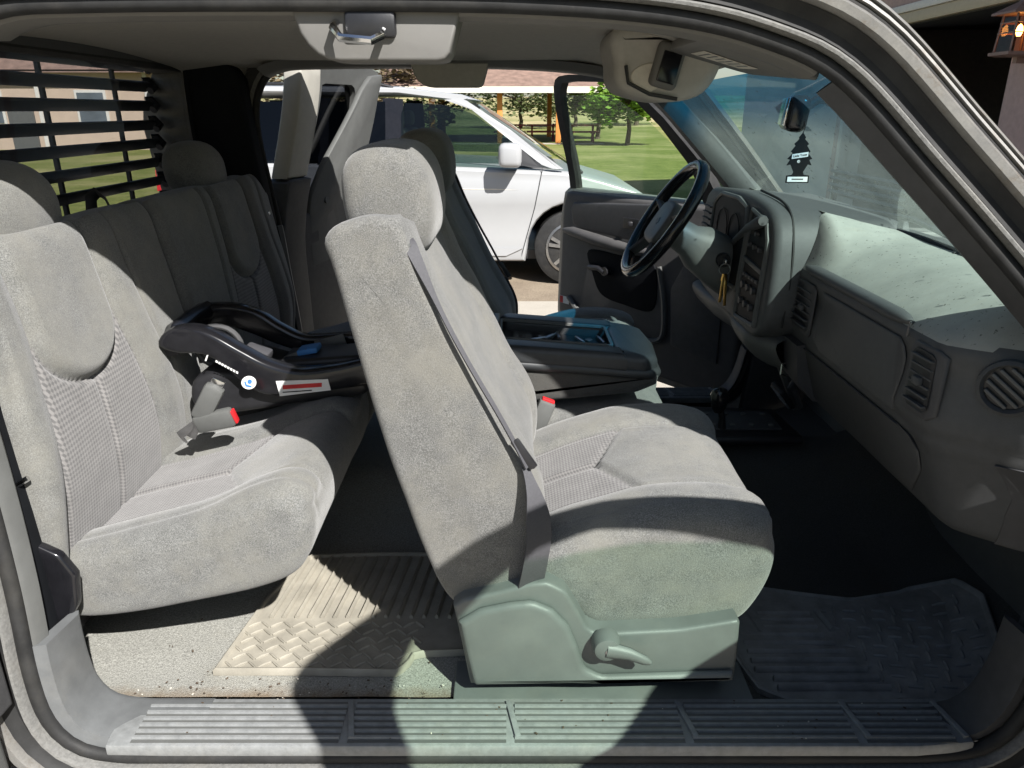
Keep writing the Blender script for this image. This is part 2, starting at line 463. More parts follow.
# ---------- foliage
def leaf_mat(name, a, b):
    t = NT(name); g = t.n.new("ShaderNodeNewGeometry")
    c = t.ramp(g.outputs["Random Per Island"], [(0., a), (1., b)])
    t.set(Base_Color=c, Roughness=.6, Specular_IOR_Level=.25, Subsurface_Weight=0.)
    tl = t.n.new("ShaderNodeBsdfTranslucent"); t.l.new(c, tl.inputs[0]); mx = t.n.new("ShaderNodeMixShader"); mx.inputs[0].default_value = .35
    t.l.new(t.b.outputs[0], mx.inputs[1]); t.l.new(tl.outputs[0], mx.inputs[2]); t.l.new(mx.outputs[0], t.out.inputs[0])
    return t.m
M['leaf_bright'] = leaf_mat('bright_leaves', (.13, .24, .03), (.27, .42, .07))
M['leaf_dull'] = leaf_mat('dull_leaves', (.08, .11, .045), (.17, .19, .08))
M['leaf_brown'] = leaf_mat('brown_leaves', (.10, .075, .05), (.22, .17, .10))
M['bark'] = plain('bark', (.09, .065, .045), .9, 0, .35, 8, .5, 30)
def tree(name, x, y, h, cr, label, mat, group, n=900, ls=.16, th=.35, z0=GZ):
    root = empty(name, (x, y, z0), label, 'tree', group)
    rnd = random.Random(int(x*100+y*7))
    m = MB(); r0 = .035*h
    m.tube([(x, y, z0-.05), (x+.02*h, y, z0+th*h*.6), (x, y, z0+th*h), (x+.03*h, y, z0+h*.8)], [r0, r0*.8, r0*.7, r0*.15], 8)
    for k in range(7):
        a = rnd.uniform(0, 6.28); zz = z0+h*rnd.uniform(th*.9, .7)
        e = Vector((x+math.cos(a)*cr*.8, y+math.sin(a)*cr*.8, zz+h*.2))
        m.tube([(x, y, zz), Vector((x, y, zz)).lerp(e, .5)+Vector((0, 0, -.03*h)), e], [r0*.45, r0*.3, r0*.08], 5)
    m.build('trunk', 'bark', root)
    m = MB(); cl = []
    for k in range(26):
        a = rnd.uniform(0, 6.28); t = rnd.random(); rr = cr*math.sqrt(rnd.random())*(.55+.45*math.sin(math.pi*min(1, .15+t*.85)))
        cl.append((Vector((x+math.cos(a)*rr, y+math.sin(a)*rr, z0+h*(th+(1-th)*t*.95))), cr*rnd.uniform(.22, .4)))
    for k in range(n):
        c, rc = cl[k % len(cl)]
        d = Vector((rnd.gauss(0, 1), rnd.gauss(0, 1), rnd.gauss(0, .75))).normalized()*rc*(rnd.random()**.4)
        p = c+d; q = Matrix.Rotation(rnd.uniform(0, 6.28), 3, 'Z') @ Matrix.Rotation(rnd.uniform(-1.1, 1.1), 3, 'X')
        s_ = ls*rnd.uniform(.6, 1.3)
        vs = [m.bm.verts.new(p+q @ Vector(v)*s_) for v in ((-.5, 0, 0), (0, -.32, .06), (.55, 0, 0), (0, .32, .06))]
        m.bm.faces.new(vs)
    m.build('crown', mat, root, smooth=False)
    return root
g1 = 'young trees on the lawn'
tree('broadleaf_tree', 5.0, 33, 3.3, 1.75, 'small bright green tree on the lawn right of the van, nearest the steering wheel', 'leaf_bright', g1, 3600, .27, .36, GZ+.05)
tree('broadleaf_tree', 4.35, 39, 3.7, 1.6, 'bright green young tree farther back, left one in the driver window', 'leaf_bright', g1, 3000, .28, .4, GZ+.08)
g2 = 'background trees beyond the van'
tree('shrubby_tree', -9.0, 31, 4.6, 2.9, 'brown leaved tree rising behind the rear of the van', 'leaf_brown', g2, 3600, .26, .12)
tree('shrubby_tree', -6.2, 34, 4.6, 2.8, 'brown green tree behind the van roof left of the shelter', 'leaf_brown', g2, 3600, .26, .12)
tree('shrubby_tree', -3.8, 40, 4.4, 1.8, 'light green treetop peeking over the van roof', 'leaf_bright', g2, 2000, .26, .12)
for i, (x, y, h, c, l) in enumerate([(0.6, 58, 5.0, 3.4, 'dull green tree behind the shelter, left one between the posts'), (5.0, 62, 5.2, 3.4, 'dull green tree behind the shelter beside the right post'),
        (10.5, 66, 6.5, 4.2, 'dull green tree far behind the two young trees'), (15.8, 42, 4.2, 2.4, 'dull green tree at the far end of the lawn, seen beside the driver pillar'), (21.0, 44, 6.5, 3.2, 'tall dull green tree behind the windshield left of the garage')]):
    tree('broadleaf_tree', x, y, h, c, l, 'leaf_dull', g2, 2600, .34, .22, GZ+.1)

# ---------- picnic shelter
M['shingle'] = plain('brown_shingles', (.20, .13, .10), .9, 0, .3, 3, .5, 20)
M['fascia'] = plain('pale_fascia', (.62, .58, .50), .7)
M['orange'] = plain('orange_post', (.55, .22, .05), .6)
M['maroon'] = plain('maroon_table', (.16, .03, .03), .7)
sh = empty('picnic_shelter', (0, 37, GZ), 'open picnic shelter with brown shingle roof on orange posts beyond the van', 'shelter')
m = MB(); m.grid([[Vector((x, 34, 1.98)), Vector((x, 38.2, 3.5)), Vector((x, 42.4, 1.98))] for x in (-6.0, 4.3)]); m.grid([[Vector((x, 34, 1.88)), Vector((x, 38.2, 3.4)), Vector((x, 42.4, 1.88))] for x in (-6.0, 4.3)])
for y in (34, 42.4): m.box((-.85, y, 1.93), (10.3, .02, .1))
m.build('roof', 'shingle', sh, smooth=False)
m = MB(); m.box((-.85, 33.96, 1.86), (10.5, .06, .26)); m.build('fascia', 'fascia', sh)
for x in (-3.6, -.55, 2.1):
    m = MB(); m.box((x, 34.7, .68), (.24, .24, 2.4), .01); m.build('post', 'orange', sh)
    m = MB(); m.box((x-.1, 41.5, .68), (.24, .24, 2.4), .01); m.build('post', 'orange', sh)
m = MB(); m.box((-.85, 38, GZ+.05), (10, 8.4, .1)); m.build('slab', 'concrete', sh)
for k, (x, y, l) in enumerate(((-.1, 36.2, 'maroon picnic table under the shelter, left of the right orange post'), (1.45, 36.4, 'maroon picnic table under the shelter, close to the right orange post'), (3.3, 36, 'maroon picnic table at the right end of the shelter'))):
    pt = empty('picnic_table', (x, y, GZ+.1), l, 'table', 'picnic tables under the shelter')
    m = MB(); m.box((x, y, GZ+.86), (1.5, .75, .06), .01); m.build('tabletop', 'maroon', pt)
    for s in (-1, 1):
        m = MB(); m.box((x, y+s*.62, GZ+.56), (1.5, .28, .05), .01); m.build('bench_board', 'maroon', pt)
        m = MB(); m.beam((x+s*.5, y-.5, GZ+.1), (x+s*.5, y+.2, GZ+.83), .08, .06); m.beam((x+s*.5, y+.5, GZ+.1), (x+s*.5, y-.2, GZ+.83), .08, .06)
        m.box((x+s*.5, y, GZ+.5), (.06, 1.5, .07)); m.build('leg', 'maroon', pt)

# ---------- garage in front of the truck (facade across the truck's nose)
M['stucco'] = plain('pink_stucco', (.42, .30, .265), .9, 0, .10, 20, .4, 120)
M['stucco2'] = plain('pale_stucco', (.50, .44, .40), .9, 0, .10, 20, .4, 120)
M['greywall'] = plain('grey_green_wall', (.62, .62, .57), .9, 0, .08, 3, .3, 90)
M['whitetrim'] = plain('white_trim', (.62, .60, .55), .6, 0, .05)
M['tantrim'] = plain('tan_trim', (.42, .36, .25), .6, 0, .05)
M['garagefloor'] = plain('garage_floor', (.16, .16, .155), .8, 0, .2, 2)
GX = 4.0
ga = empty('garage', (GX, 7, GZ), 'pink stucco garage with its door open in front of the truck', 'garage')
m = MB(); m.box((GX+.1, 10.55, .70), (.2, 4.3, 2.4)); m.build('wall', 'greywall', ga)
m = MB(); m.box((GX+.1, 7.0, 2.55), (.2, 11.4, 1.3)); m.build('header_wall', 'stucco', ga)
m = MB(); m.box((GX-.03, 5.8, 1.985), (.06, 9.0, .07), .005); m.build('trim_board', 'whitetrim', ga)
m = MB(); m.box((GX-.01, 5.8, 1.895), (.06, 9.0, .105), .005); m.build('trim_board', 'tantrim', ga)
m = MB(); m.box((GX-.02, 8.41, .68), (.1, .09, 2.33), .005); m.build('door_jamb', 'whitetrim', ga)
m = MB(); m.box((GX-.02, 8.56, .68), (.06, .14, 2.33), .005); m.build('door_jamb', 'stucco', ga)
m = MB(); m.box((GX-.02, 4.95, .68), (.26, .62, 2.33), .012); m.build('pillar', 'stucco', ga)
m = MB(); m.box((GX+.12, 3.0, .68), (.2, 3.3, 2.33)); m.build('wall', 'stucco2', ga)
m = MB(); m.box((GX+3.2, 12.6, .9), (6.2, .15, 2.8)); m.box((GX+3.2, 1.4, .9), (6.2, .15, 2.8)); m.box((GX+6.3, 7, .9), (.15, 11.4, 2.8)); m.build('side_wall', 'stucco2', ga)
m = MB(); m.box((GX+3.2, 7, GZ+.02), (6.2, 11.2, .05)); m.build('floor', 'garagefloor', ga)
m = MB(); m.box((GX+3.2, 7, 2.3), (6.2, 11.2, .06)); m.build('ceiling', 'trim_dark', ga)
m = MB(); m.grid([[Vector((GX-.45, y, 3.3)), Vector((GX+3.2, y, 4.4)), Vector((GX+6.8, y, 3.3))] for y in (1.2, 12.9)]); m.grid([[Vector((GX-.45, y, 3.2)), Vector((GX+3.2, y, 4.3)), Vector((GX+6.8, y, 3.2))] for y in (1.2, 12.9)])
m.build('roof', 'shingle', ga, smooth=False)
m = MB(); m.box((GX+1.6, 6.9, 1.98), (2.6, 2.9, .05), .01, Matrix.Rotation(R(-3), 4, 'Y')); m.build('overhead_door', 'trim_dark', ga)
# windshield reflection, built as a black slatted rack before the garage
rk = empty('slatted_reflection', (3.55, 6.65, GZ), 'dark slatted reflection low in the windshield, built as a rack before the open garage', 'reflection')
m = MB()
for i in range(6): m.box((3.55, 5.85+i*.32, .29), (.03, .03, .26))
for z in (.18, .25, .32, .39): m.box((3.55, 6.65, z), (.10, 1.70, .028), 0, Matrix.Rotation(R(25), 4, 'Y'))
m.build('slats', 'black', rk)
for y in (5.85, 7.45):
    m = MB(); m.box((3.56, y, -.08), (.05, .05, .82)); m.build('leg', 'black', rk)
# lantern
LP = P(1019, 32, 4.72); LP.x = GX-.26
lp = P(1019, 35, 0); lan_y = -1+(GX-.27)/((1019-512)/FPX)*ray(1019, 33)[1]; lan_z = 1.03+(GX-.27)/((1019-512)/FPX)*ray(1019, 33)[2]
ln = empty('wall_lantern', (GX-.25, lan_y, lan_z-.2), 'lit lantern with a shingled cap on the pink garage pillar', 'lamp')
M['lantglass'] = glass('lantern_glass', (.80, .62, .50), .6)
M['lantmetal'] = plain('lantern_bronze', (.20, .13, .11), .55, .2, .2)
M['bulb'] = emit('lantern_bulb', (1., .48, .12), 18)
c = Vector((GX-.27, lan_y, lan_z))
def sq(cx, cy, z, r): return [Vector((cx+a*r, cy+b*r, z)) for a, b in ((-1, -1), (1, -1), (1, 1), (-1, 1))]
m = MB(); m.loft([sq(c.x, c.y, c.z+.125, .145), sq(c.x, c.y, c.z+.14, .145), sq(c.x, c.y, c.z+.21, .03), sq(c.x, c.y, c.z+.25, .01)]); m.build('cap', 'lantmetal', ln, smooth=False)
m = MB()
for a, b in ((-1, -1), (1, -1), (1, 1), (-1, 1)): m.beam((c.x+a*.10, c.y+b*.10, c.z-.13), (c.x+a*.085, c.y+b*.085, c.z+.125), .012, .012)
for z, r in ((.07, .09), (.0, .094)):
    q = sq(c.x, c.y, c.z+z, r+.003)
    for k in range(4): m.beam(q[k], q[(k+1) % 4], .008, .008)
m.loft([sq(c.x, c.y, c.z-.16, .09), sq(c.x, c.y, c.z-.15, .125), sq(c.x, c.y, c.z-.128, .125)]); m.box((c.x+.1, c.y, c.z-.18), (.18, .05, .05)); m.build('frame', 'lantmetal', ln)
m = MB(); m.loft([sq(c.x, c.y, c.z-.125, .098), sq(c.x, c.y, c.z+.12, .083)], cap=False); m.build('glass_pane', 'lantglass', ln, smooth=False)
m = MB(); m.tube([c+Vector((0, 0, -.02)), c+Vector((0, 0, .01)), c+Vector((0, 0, .045)), c+Vector((0, 0, .06))], [.012, .024, .016, .003], 10); m.build('bulb', 'bulb', ln)

# ---------- house and cars seen through the rear window
M['tan'] = plain('tan_siding', (.50, .39, .30), .8, 0, .06, 3)
M['housewin'] = plain('house_window', (.10, .12, .14), .15, 0, .2, 2)
hs = empty('tan_house', (-20, 30, GZ), 'tan sided house behind the rack, seen through the rear window', 'house')
m = MB(); m.box((-21, 31.2, 1.0), (17, 3, 3.0)); m.build('wall', 'tan', hs)
m = MB(); m.grid([[Vector((x, 29.2, 2.45)), Vector((x, 31.2, 3.9)), Vector((x, 33.4, 2.45))] for x in (-30, -12)]); m.grid([[Vector((x, 29.2, 2.35)), Vector((x, 31.2, 3.8)), Vector((x, 33.4, 2.35))] for x in (-30, -12)]); m.build('roof', 'shingle', hs, smooth=False)
for x in (-26.2, -23.4, -20.2, -16.2):
    m = MB(); m.box((x, 29.68, 1.1), (1.2, .06, 1.3)); f = m.build('window', 'whitetrim', hs)
    m = MB(); m.box((x, 29.64, 1.1), (1.0, .03, 1.1)); m.build('pane', 'housewin', f)
for x in (-24.8, -21.6, -18.2, -14.0):
    m = MB(); m.box((x, 29.66, .95), (.14, .08, 2.9)); m.build('downpipe', 'whitetrim', hs)
m = MB(); m.box((-19.0, 29.66, .45), (1.0, .07, 2.0)); m.build('door', 'trim_mid', hs)
def far_car(x, y, label, mat, ang=0):
    root = empty('parked_car', (x, y, GZ), label, 'car', 'cars parked by the house')
    prof = [(-2.2, .3), (-2.25, .8), (-1.9, .95), (-1.3, 1.45), (.3, 1.5), (1.0, 1.0), (2.1, .85), (2.25, .5), (2.2, .3)]
    m = MB(); m.prism([(a, b) for a, b in prof], y-.85, y+.85, .12, lambda a, b, d: Vector((x+a, d, GZ+b)), N=60); m.build('body', mat, root)
    for s in (-1, 1):
        m = MB(); m.prism([(-1.65, .95), (-1.2, 1.36), (.25, 1.4), (.8, 1.0)], y+s*.84, y+s*.862, 0, lambda a, b, d: Vector((x+a, d, GZ+b))); m.build('side_window', 'housewin', root)
        for wx in (-1.4, 1.35):
            m = MB(); m.tube([(x+wx, y+s*.7, GZ+.33), (x+wx, y+s*.88, GZ+.33)], .33, 18); m.build('wheel', 'rubber', root)
M['whitepaint'] = plain('white_paint', (.34, .345, .35), .25, 0, .02, 5)
far_car(-25.5, 24.2, 'white car parked before the tan house, left in the rear window', 'whitepaint')

# ---------- minivan
VY0 = 5.85; VY1 = 7.8
van = empty('minivan', (-1.1, 6.8, GZ), 'white minivan parked beyond the open driver side', 'minivan')
def vy(z, d):   # tumblehome: sides lean in above the belt
    k = .20*sm(.42, 1.25, z); return VY0+k if d < .5 else VY1-k
def vfn(a, b, d):
    yy = lerp(VY0, VY1, d); mid = (VY0+VY1)/2; k = .20*sm(.42, 1.25, b)
    return Vector((a, lerp(yy, mid, k/((VY1-VY0)/2)*1.0), b))
FWX, WZ, WR = .545, GZ+.335, .335; RWX = FWX-2.95
def arch(cx):
    return [(cx+.40*math.cos(a), WZ+.40*math.sin(a)) for a in [math.pi*k/14 for k in range(14, -1, -1)]]
belt = .58
def px_x(px): return P(px, 160, 5.9).x
nose = 1.46
body = [(-3.14, .0), (-3.18, .35), (-3.14, belt+.02), (-1.0, belt), (.42, belt-.06), (.52, belt-.07), (.8, .44), (1.15, .34), (1.36, .20), (nose, .02), (nose, -.15), (1.40, -.27)]
low = [(1.0, -.29)]+list(reversed(arch(FWX)))[0:]
body += [(FWX+.42, -.29)]+[(FWX+.40*math.cos(a), WZ+.40*math.sin(a)) for a in [math.pi*k/14 for k in range(0, 15)] if WZ+.40*math.sin(a) > -.29]+[(FWX-.42, -.29)]
body += [(RWX+.42, -.29)]+[(RWX+.40*math.cos(a), WZ+.40*math.sin(a)) for a in [math.pi*k/14 for k in range(0, 15)] if WZ+.40*math.sin(a) > -.29]+[(RWX-.42, -.29), (-3.12, -.27)]
m = MB(); m.prism(body, 0, 1, .035, vfn, arc=3, nm=3); m.build('body', 'whitepaint', van, angle=30)
# roof
roofp = [(-3.08, 1.12), (-2.98, 1.2), (-2.2, 1.235), (-1.0, 1.225), (-.45, 1.16), (-.30, 1.11), (-.42, 1.10), (-1.0, 1.155), (-2.95, 1.14)]
m = MB(); m.prism(roofp, 0, 1, .05, vfn, arc=3, nm=4); m.build('roof', 'whitepaint', van, angle=50)
def vside(poly, name, mat, off, th=.012, sides=(0, 1), nested=None):
    out = []
    for s in sides:
        m = MB()
        q = [(a, b) for a, b in poly]
        def fn(a, b, d): return Vector((a, vy(b, s)+(-1 if s == 0 else 1)*(off+d), b))
        m.prism(q, 0, th, 0, fn, N=len(q)*6); out.append(m.build(name, mat, van, smooth=False))
    return out
rail_t = lambda x: 1.12 if x < -1.0 else 1.12-.03*(x+1)
# glass, pillars
a_top, a_bot = (-.38, 1.10), (.50, .545)
vside([(-.98, .60), (-.98, 1.09), (-.62, 1.075), (-.36, 1.01), (.28, .575)], 'side_window', 'vanglass', -.01)
vside([(-1.62, .60), (-1.62, 1.10), (-1.12, 1.10), (-1.12, .60)], 'side_window', 'darkglass', -.01)
vside([(-2.45, .61), (-2.45, 1.10), (-1.70, 1.10), (-1.70, .61)], 'side_window', 'darkglass', -.01)
vside([(-2.95, .62), (-2.90, 1.08), (-2.60, 1.10), (-2.60, .61)], 'side_window', 'darkglass', -.01)
vside([(-3.14, .58), (-3.08, 1.16), (-2.90, 1.16), (-2.95, .58)], 'pillar', 'whitepaint', -.02, .03)
vside([(-2.62, .58), (-2.62, 1.13), (-2.43, 1.13), (-2.43, .58)], 'pillar', 'gloss', -.02, .02)
vside([(-1.72, .58), (-1.72, 1.13), (-1.60, 1.13), (-1.60, .58)], 'pillar', 'gloss', -.02, .02)
vside([(-1.14, .58), (-1.14, 1.13), (-.96, 1.12), (-.96, .58)], 'pillar', 'gloss', -.02, .02)
vside([(-.60, 1.115), (-.43, 1.125), (-.02, .87), (.22, .70), (.46, .535), (.36, .54), (.26, .575), (-.36, 1.035)], 'pillar', 'whitepaint', -.02, .03)
vside([(.27, .56), (.08, .71), (.05, .57)], 'corner_trim', 'black', .0, .006)
m = MB(); m.grid([[Vector((lerp(-.40, .62, t), lerp(VY0+.19-.15*t, VY1-.19+.15*t, q/6), lerp(1.13, .50, t)+.02*math.sin(math.pi*q/6))) for q in range(7)] for t in (0, .5, 1)]); m.build('windshield', 'vanglass', van)
m = MB(); m.box((.62, 6.8, .50), (.06, 1.5, .03), .01, Matrix.Rotation(R(20), 4, 'Y')); m.build('cowl', 'black', van)
# seams, door handle, side moulding
vside([(-1.05, -.24), (-1.045, .58), (-1.04, .58), (-1.045, -.24)], 'door_seam', 'ink', .001, .002)
vside([(.27, .56), (.20, .2), (.08, -.24), (.088, -.24), (.208, .2), (.278, .56)], 'door_seam', 'ink', .001, .002)
vside([(-2.5, -.23), (.1, -.23), (.1, -.16), (-2.5, -.16)], 'side_moulding', 'whitepaint', .002, .012)
vside([(-1.02, .46), (-.80, .46), (-.80, .50), (-1.02, .50)], 'door_handle', 'whitepaint', .01, .03)
for s in (0, 1):
    yy = VY0-.12 if s == 0 else VY1+.12
    mx = P(510, 155, 5.75).x; mz = P(510, 155, 5.75).z
    m = MB(); m.box((mx, yy, mz), (.20, .24, .20), .05, seg=3); mo = m.build('side_mirror', 'whitepaint', van)
    m = MB(); m.box((mx+.02, yy+(.12 if s == 0 else -.12), mz-.09), (.12, .14, .04), .01); m.build('mirror_arm', 'black', mo)
def van_wheel(x, y, s):
    m = MB(); m.tube([(x, y, WZ), (x, y+s*.02, WZ), (x, y+s*.20, WZ), (x, y+s*.22, WZ)], [.29, WR, WR, .30], 36); w = m.build('wheel', 'rubber', van)
    m = MB(); yo = y-s*.004
    ring = lambda r, yy: [Vector((x+r*math.cos(2*math.pi*k/40), yy, WZ+r*math.sin(2*math.pi*k/40))) for k in range(40)]
    m.loft([ring(.235, y+s*.06), ring(.235, yo-s*.006), ring(.215, yo-s*.010), ring(.205, y+s*.05)], cap=False)
    for k in range(5):
        for dd in (-.16, .16):
            a = 2*math.pi*k/5+.3; b = a+dd
            m.beam((x+.04*math.cos(a), yo-s*.004, WZ+.04*math.sin(a)), (x+.21*math.cos(b), yo-s*.002, WZ+.21*math.sin(b)), .03, .02, up=(0, 1, 0))
    m.tube([(x, yo, WZ), (x, yo-s*.012, WZ)], .055, 16)
    m.build('rim', 'steel', w)
    m = MB(); m.tube([(x, y+s*.05, WZ), (x, y+s*.06, WZ)], .23, 24); m.build('brake_cover', 'black', w)
for x in (FWX, RWX): van_wheel(x, VY0+.01, 1); van_wheel(x, VY1-.01, -1)
for s in (0, 1):
    vside([(1.02, .17), (1.12, .285), (1.34, .19), (1.44, .06), (1.36, .05)], 'headlight', 'chrome', -.002, .012, (s,))
m = MB(); m.box((nose+.005, 6.825, .0), (.03, 1.0, .16), .01); m.build('grille', 'black', van)
m = MB(); m.box((-1.3, 6.825, -.24), (4.4, 1.7, .08)); m.build('underbody', 'black', van)
for x in (-.75, -1.75):
    for yy in (6.4, 7.2):
        m = MB(); m.box((x, yy, .25), (.5, .5, .15), .05); m.box((x-.25, yy, .55), (.14, .5, .65), .06, Matrix.Rotation(R(-12), 4, 'Y')); m.box((x-.32, yy, .95), (.1, .28, .16), .05); m.build('seat', 'trim_dark', van)
m = MB(); m.box((.2, 6.82, .48), (.5, 1.6, .14), .05); m.build('dashboard', 'trim_dark', van)
m = MB()
m.tube([(-.05+.1*math.sin(a)*.45, 7.2+.18*math.cos(a), .62+.18*math.sin(a)) for a in [2*math.pi*k/24 for k in range(25)]], .014, 6); m.build('steering_wheel', 'black', van)

# ================================================================== THE TRUCK
YC = .87
truck = empty('pickup_truck', (0, YC, GZ), 'grey extended cab pickup truck with its doors open and grey cloth interior', 'pickup truck')
def mir(p): return Vector((p[0], 2*YC-p[1], p[2]))

# ---- floor
def floorz(x, y):
    z = lerp(0, -.055, sm(.40, .50, x))
    z += .40*max(0, x-.93) if x > .93 else 0
    z += lerp(.06, .205, sm(.30, .44, x))*math.exp(-((y-.97)/.17)**2)
    return z
m = MB()
m.grid([[Vector((x, y, floorz(x, y)-.012+.004*nz((x, y, 0), 9))) for x in [-1.05+i*.025 for i in range(93)]] for y in [.118+j*.0235 for j in range(65)]])
m.build('carpet', 'carpet', truck, angle=180)
m = MB(); m.box((.1, YC, -.15), (2.4, 1.52, .05)); m.build('floor_pan', 'rubber', truck)

# ---- door opening path (x,z) and its y
def oy(z): return -.012+.04*sm(.0, .6, z)+.12*sm(.55, 1.15, z)
raw = [(-.60, -.022), (-.2, -.022), (.2, -.022), (.6, -.022), (.77, -.016), (.835, .012), (.872, .085), (.892, .2), (.920, .33), (.948, .45), (.955, .51), (.935, .562), (.885, .632), (.815, .705), (.72, .81), (.60, .935), (.469, 1.062), (.36, 1.112), (.22, 1.142), (.0, 1.157), (-.3, 1.16), (-.6, 1.158),
       (-.72, 1.15), (-.79, 1.11), (-.83, 1.0), (-.83, .8), (-.815, .55), (-.80, .3), (-.797, .14), (-.785, .05), (-.75, -.002), (-.69, -.02)]
PATH = cr_closed(raw, 220)
def pnorm(i):
    t = PATH[(i+1) % 220]-PATH[i-1]; n = Vector((t.z if False else t.y, -t.x, 0)); return n.normalized()
def strip(prof, i0=0, i1=220, side=0):
    """prof: list of (outward offset, dy) -> closed section swept along the opening"""
    rings = []
    for i in range(i0, i1+1):
        p = PATH[i % 220]; n = pnorm(i % 220)
        r = []
        for o, dy in prof:
            q = p+n*o; v = Vector((q.x, oy(p.y)+dy, q.y))
            r.append(mir(v) if side else v)
        rings.append(r)
    return rings
def ring_section(c, r, n=10, fl=1.): return [(c[0]+r*math.cos(2*math.pi*k/n), c[1]+fl*r*math.sin(2*math.pi*k/n)) for k in range(n)]
for side in (0, 1):
    m = MB(); R_ = strip(ring_section((.011, .012), .012), 0, 219, side); m.grid(R_, closed_u=True, closed_v=True); m.build('door_seal', 'rubber', truck)
    m = MB(); R_ = strip([(.021, .02), (.022, -.004), (.025, -.011), (.029, -.012), (.032, -.008), (.034, .02)], 0, 219, side); m.grid(R_, closed_u=True, closed_v=True); m.build('pinch_seal', 'seal', truck)
    m = MB(); R_ = strip([(.034, .012), (.036, .002), (.050, .006), (.062, .0), (.066, -.008), (.069, .02)], 0, 219, side); m.grid(R_, closed_u=True, closed_v=True); m.build('jamb_channel', 'rubber', truck)
    m = MB(); R_ = strip([(.066, .03), (.067, -.014), (.071, -.022), (.082, -.024), (.087, -.016), (.089, .05)], 0, 219, side); m.grid(R_, closed_u=True, closed_v=True); m.build('body_frame', 'paint', truck)
# outer roof-rail and windscreen-pillar strips (A pillar to roof)
ia = min(range(220), key=lambda i: (PATH[i]-Vector((.86, .65, 0))).length); ib = min(range(220), key=lambda i: (PATH[i]-Vector((-.7, 1.152, 0))).length)
for side in (0, 1):
    m = MB(); m.loft(strip([(.086, .03), (.087, -.008), (.093, -.008), (.094, .03)], ia, ib, side)); m.build('pillar_seal', 'rubber', truck)
    m = MB(); m.loft(strip([(.093, .06), (.094, -.004), (.097, -.011), (.101, -.009), (.103, .002), (.104, .06)], ia, ib, side)); m.build('drip_moulding', 'paint', truck)
    m = MB(); m.loft(strip([(.103, .08), (.104, .010), (.108, .010), (.109, .08)], ia, ib, side)); m.build('pillar_seal', 'rubber', truck)
    m = MB(); m.loft(strip([(.108, .10), (.109, .014), (.112, .008), (.117, .014), (.120, .04), (.120, .10)], ia, ib, side)); m.build('windshield_moulding', 'paint', truck)
# rocker panel, fender, bonnet, rear cab corner
for side in (0, 1):
    f = (lambda v: mir(v)) if side else (lambda v: Vector(v))
    m = MB(); m.loft([[f((x, y, z)) for y, z in ((.06, -.135), (-.03, -.125), (-.055, -.15), (-.075, -.2), (-.06, -.27), (.05, -.29))] for x in (-.98, -.5, 0, .5, 1.02)]); m.build('rocker_panel', 'paint', truck)
    m = MB(); m.prism([(1.06, -.12), (1.03, .3), (1.02, .55), (1.10, .63), (2.9, .58), (3.0, .3), (3.0, -.2), (2.55, -.2), (2.45, .05), (2.2, .17), (1.95, .05), (1.85, -.2), (1.07, -.2)], -.09, .0, .03, (lambda a, b, d: f((a, d, b))), arc=2); m.build('fender', 'paint', truck)
    m = MB(); m.prism([(-1.2, -.2), (-1.2, 1.0), (-1.12, 1.17), (-.94, 1.17), (-.955, .8), (-.93, .2), (-.92, -.05), (-.93, -.2)], .0, .10, .02, (lambda a, b, d: f((a, d+oy(b)-.03, b))), N=60, arc=2); m.build('cab_corner', 'paint', truck)
    for wx in (2.2, -2.1):
        m = MB(); m.tube([f((wx, -.08, -.12)), f((wx, .16, -.12))], .38, 28); m.build('wheel', 'rubber', truck)
m = MB(); m.grid([[Vector((x, lerp(-.02, 1.76, j/10), .60+.05*math.sin(math.pi*j/10)-.03*sm(1.1, 3, x)+.0*x)) for j in range(11)] for x in (1.12, 1.6, 2.2, 2.9, 3.0)]); m.build('bonnet', 'paint', truck)
# roof skin
m = MB(); rows = []
for x in (-1.2, -1.0, -.5, 0, .3, .45, .55):
    rows.append([Vector((x, lerp(.17, 1.57, j/12), 1.205+.06*math.sin(math.pi*j/12)-(.05*sm(.2, .6, x))-.03*sm(-.9, -1.2, x))) for j in range(13)])
m.grid(rows); m.build('roof_panel', 'paint', truck)

# ---- headliner
def hz(x, y):
    t = (y-YC)/.72; z = 1.158+.045*(1-t*t) if abs(t) < 1 else 1.158
    z -= .075*sm(.18, .52, x)+.03*sm(-.75, -1.1, x)
    z += .012*math.exp(-(((x+.45)/.16)**2+((y-.45)/.12)**2)*1.5)
    return z
m = MB(); m.grid([[Vector((x, lerp(.165, 1.575, j/40), hz(x, lerp(.165, 1.575, j/40)))) for j in range(41)] for x in [-1.12+i*.04 for i in range(42)]]); m.build('headliner', 'headliner', truck, angle=180)
# tan rail trim along the roof edge, both sides
for side in (0, 1):
    i0 = min(range(220), key=lambda i: (PATH[i]-Vector((.45, 1.075, 0))).length); i1 = min(range(220), key=lambda i: (PATH[i]-Vector((-.76, 1.13, 0))).length)
    m = MB(); m.loft(strip([(.004, .02), (-.004, .025), (-.009, .05), (-.004, .10), (.02, .13), (.03, .06)], i0, i1, side)); m.build('rail_trim', 'beige', truck)
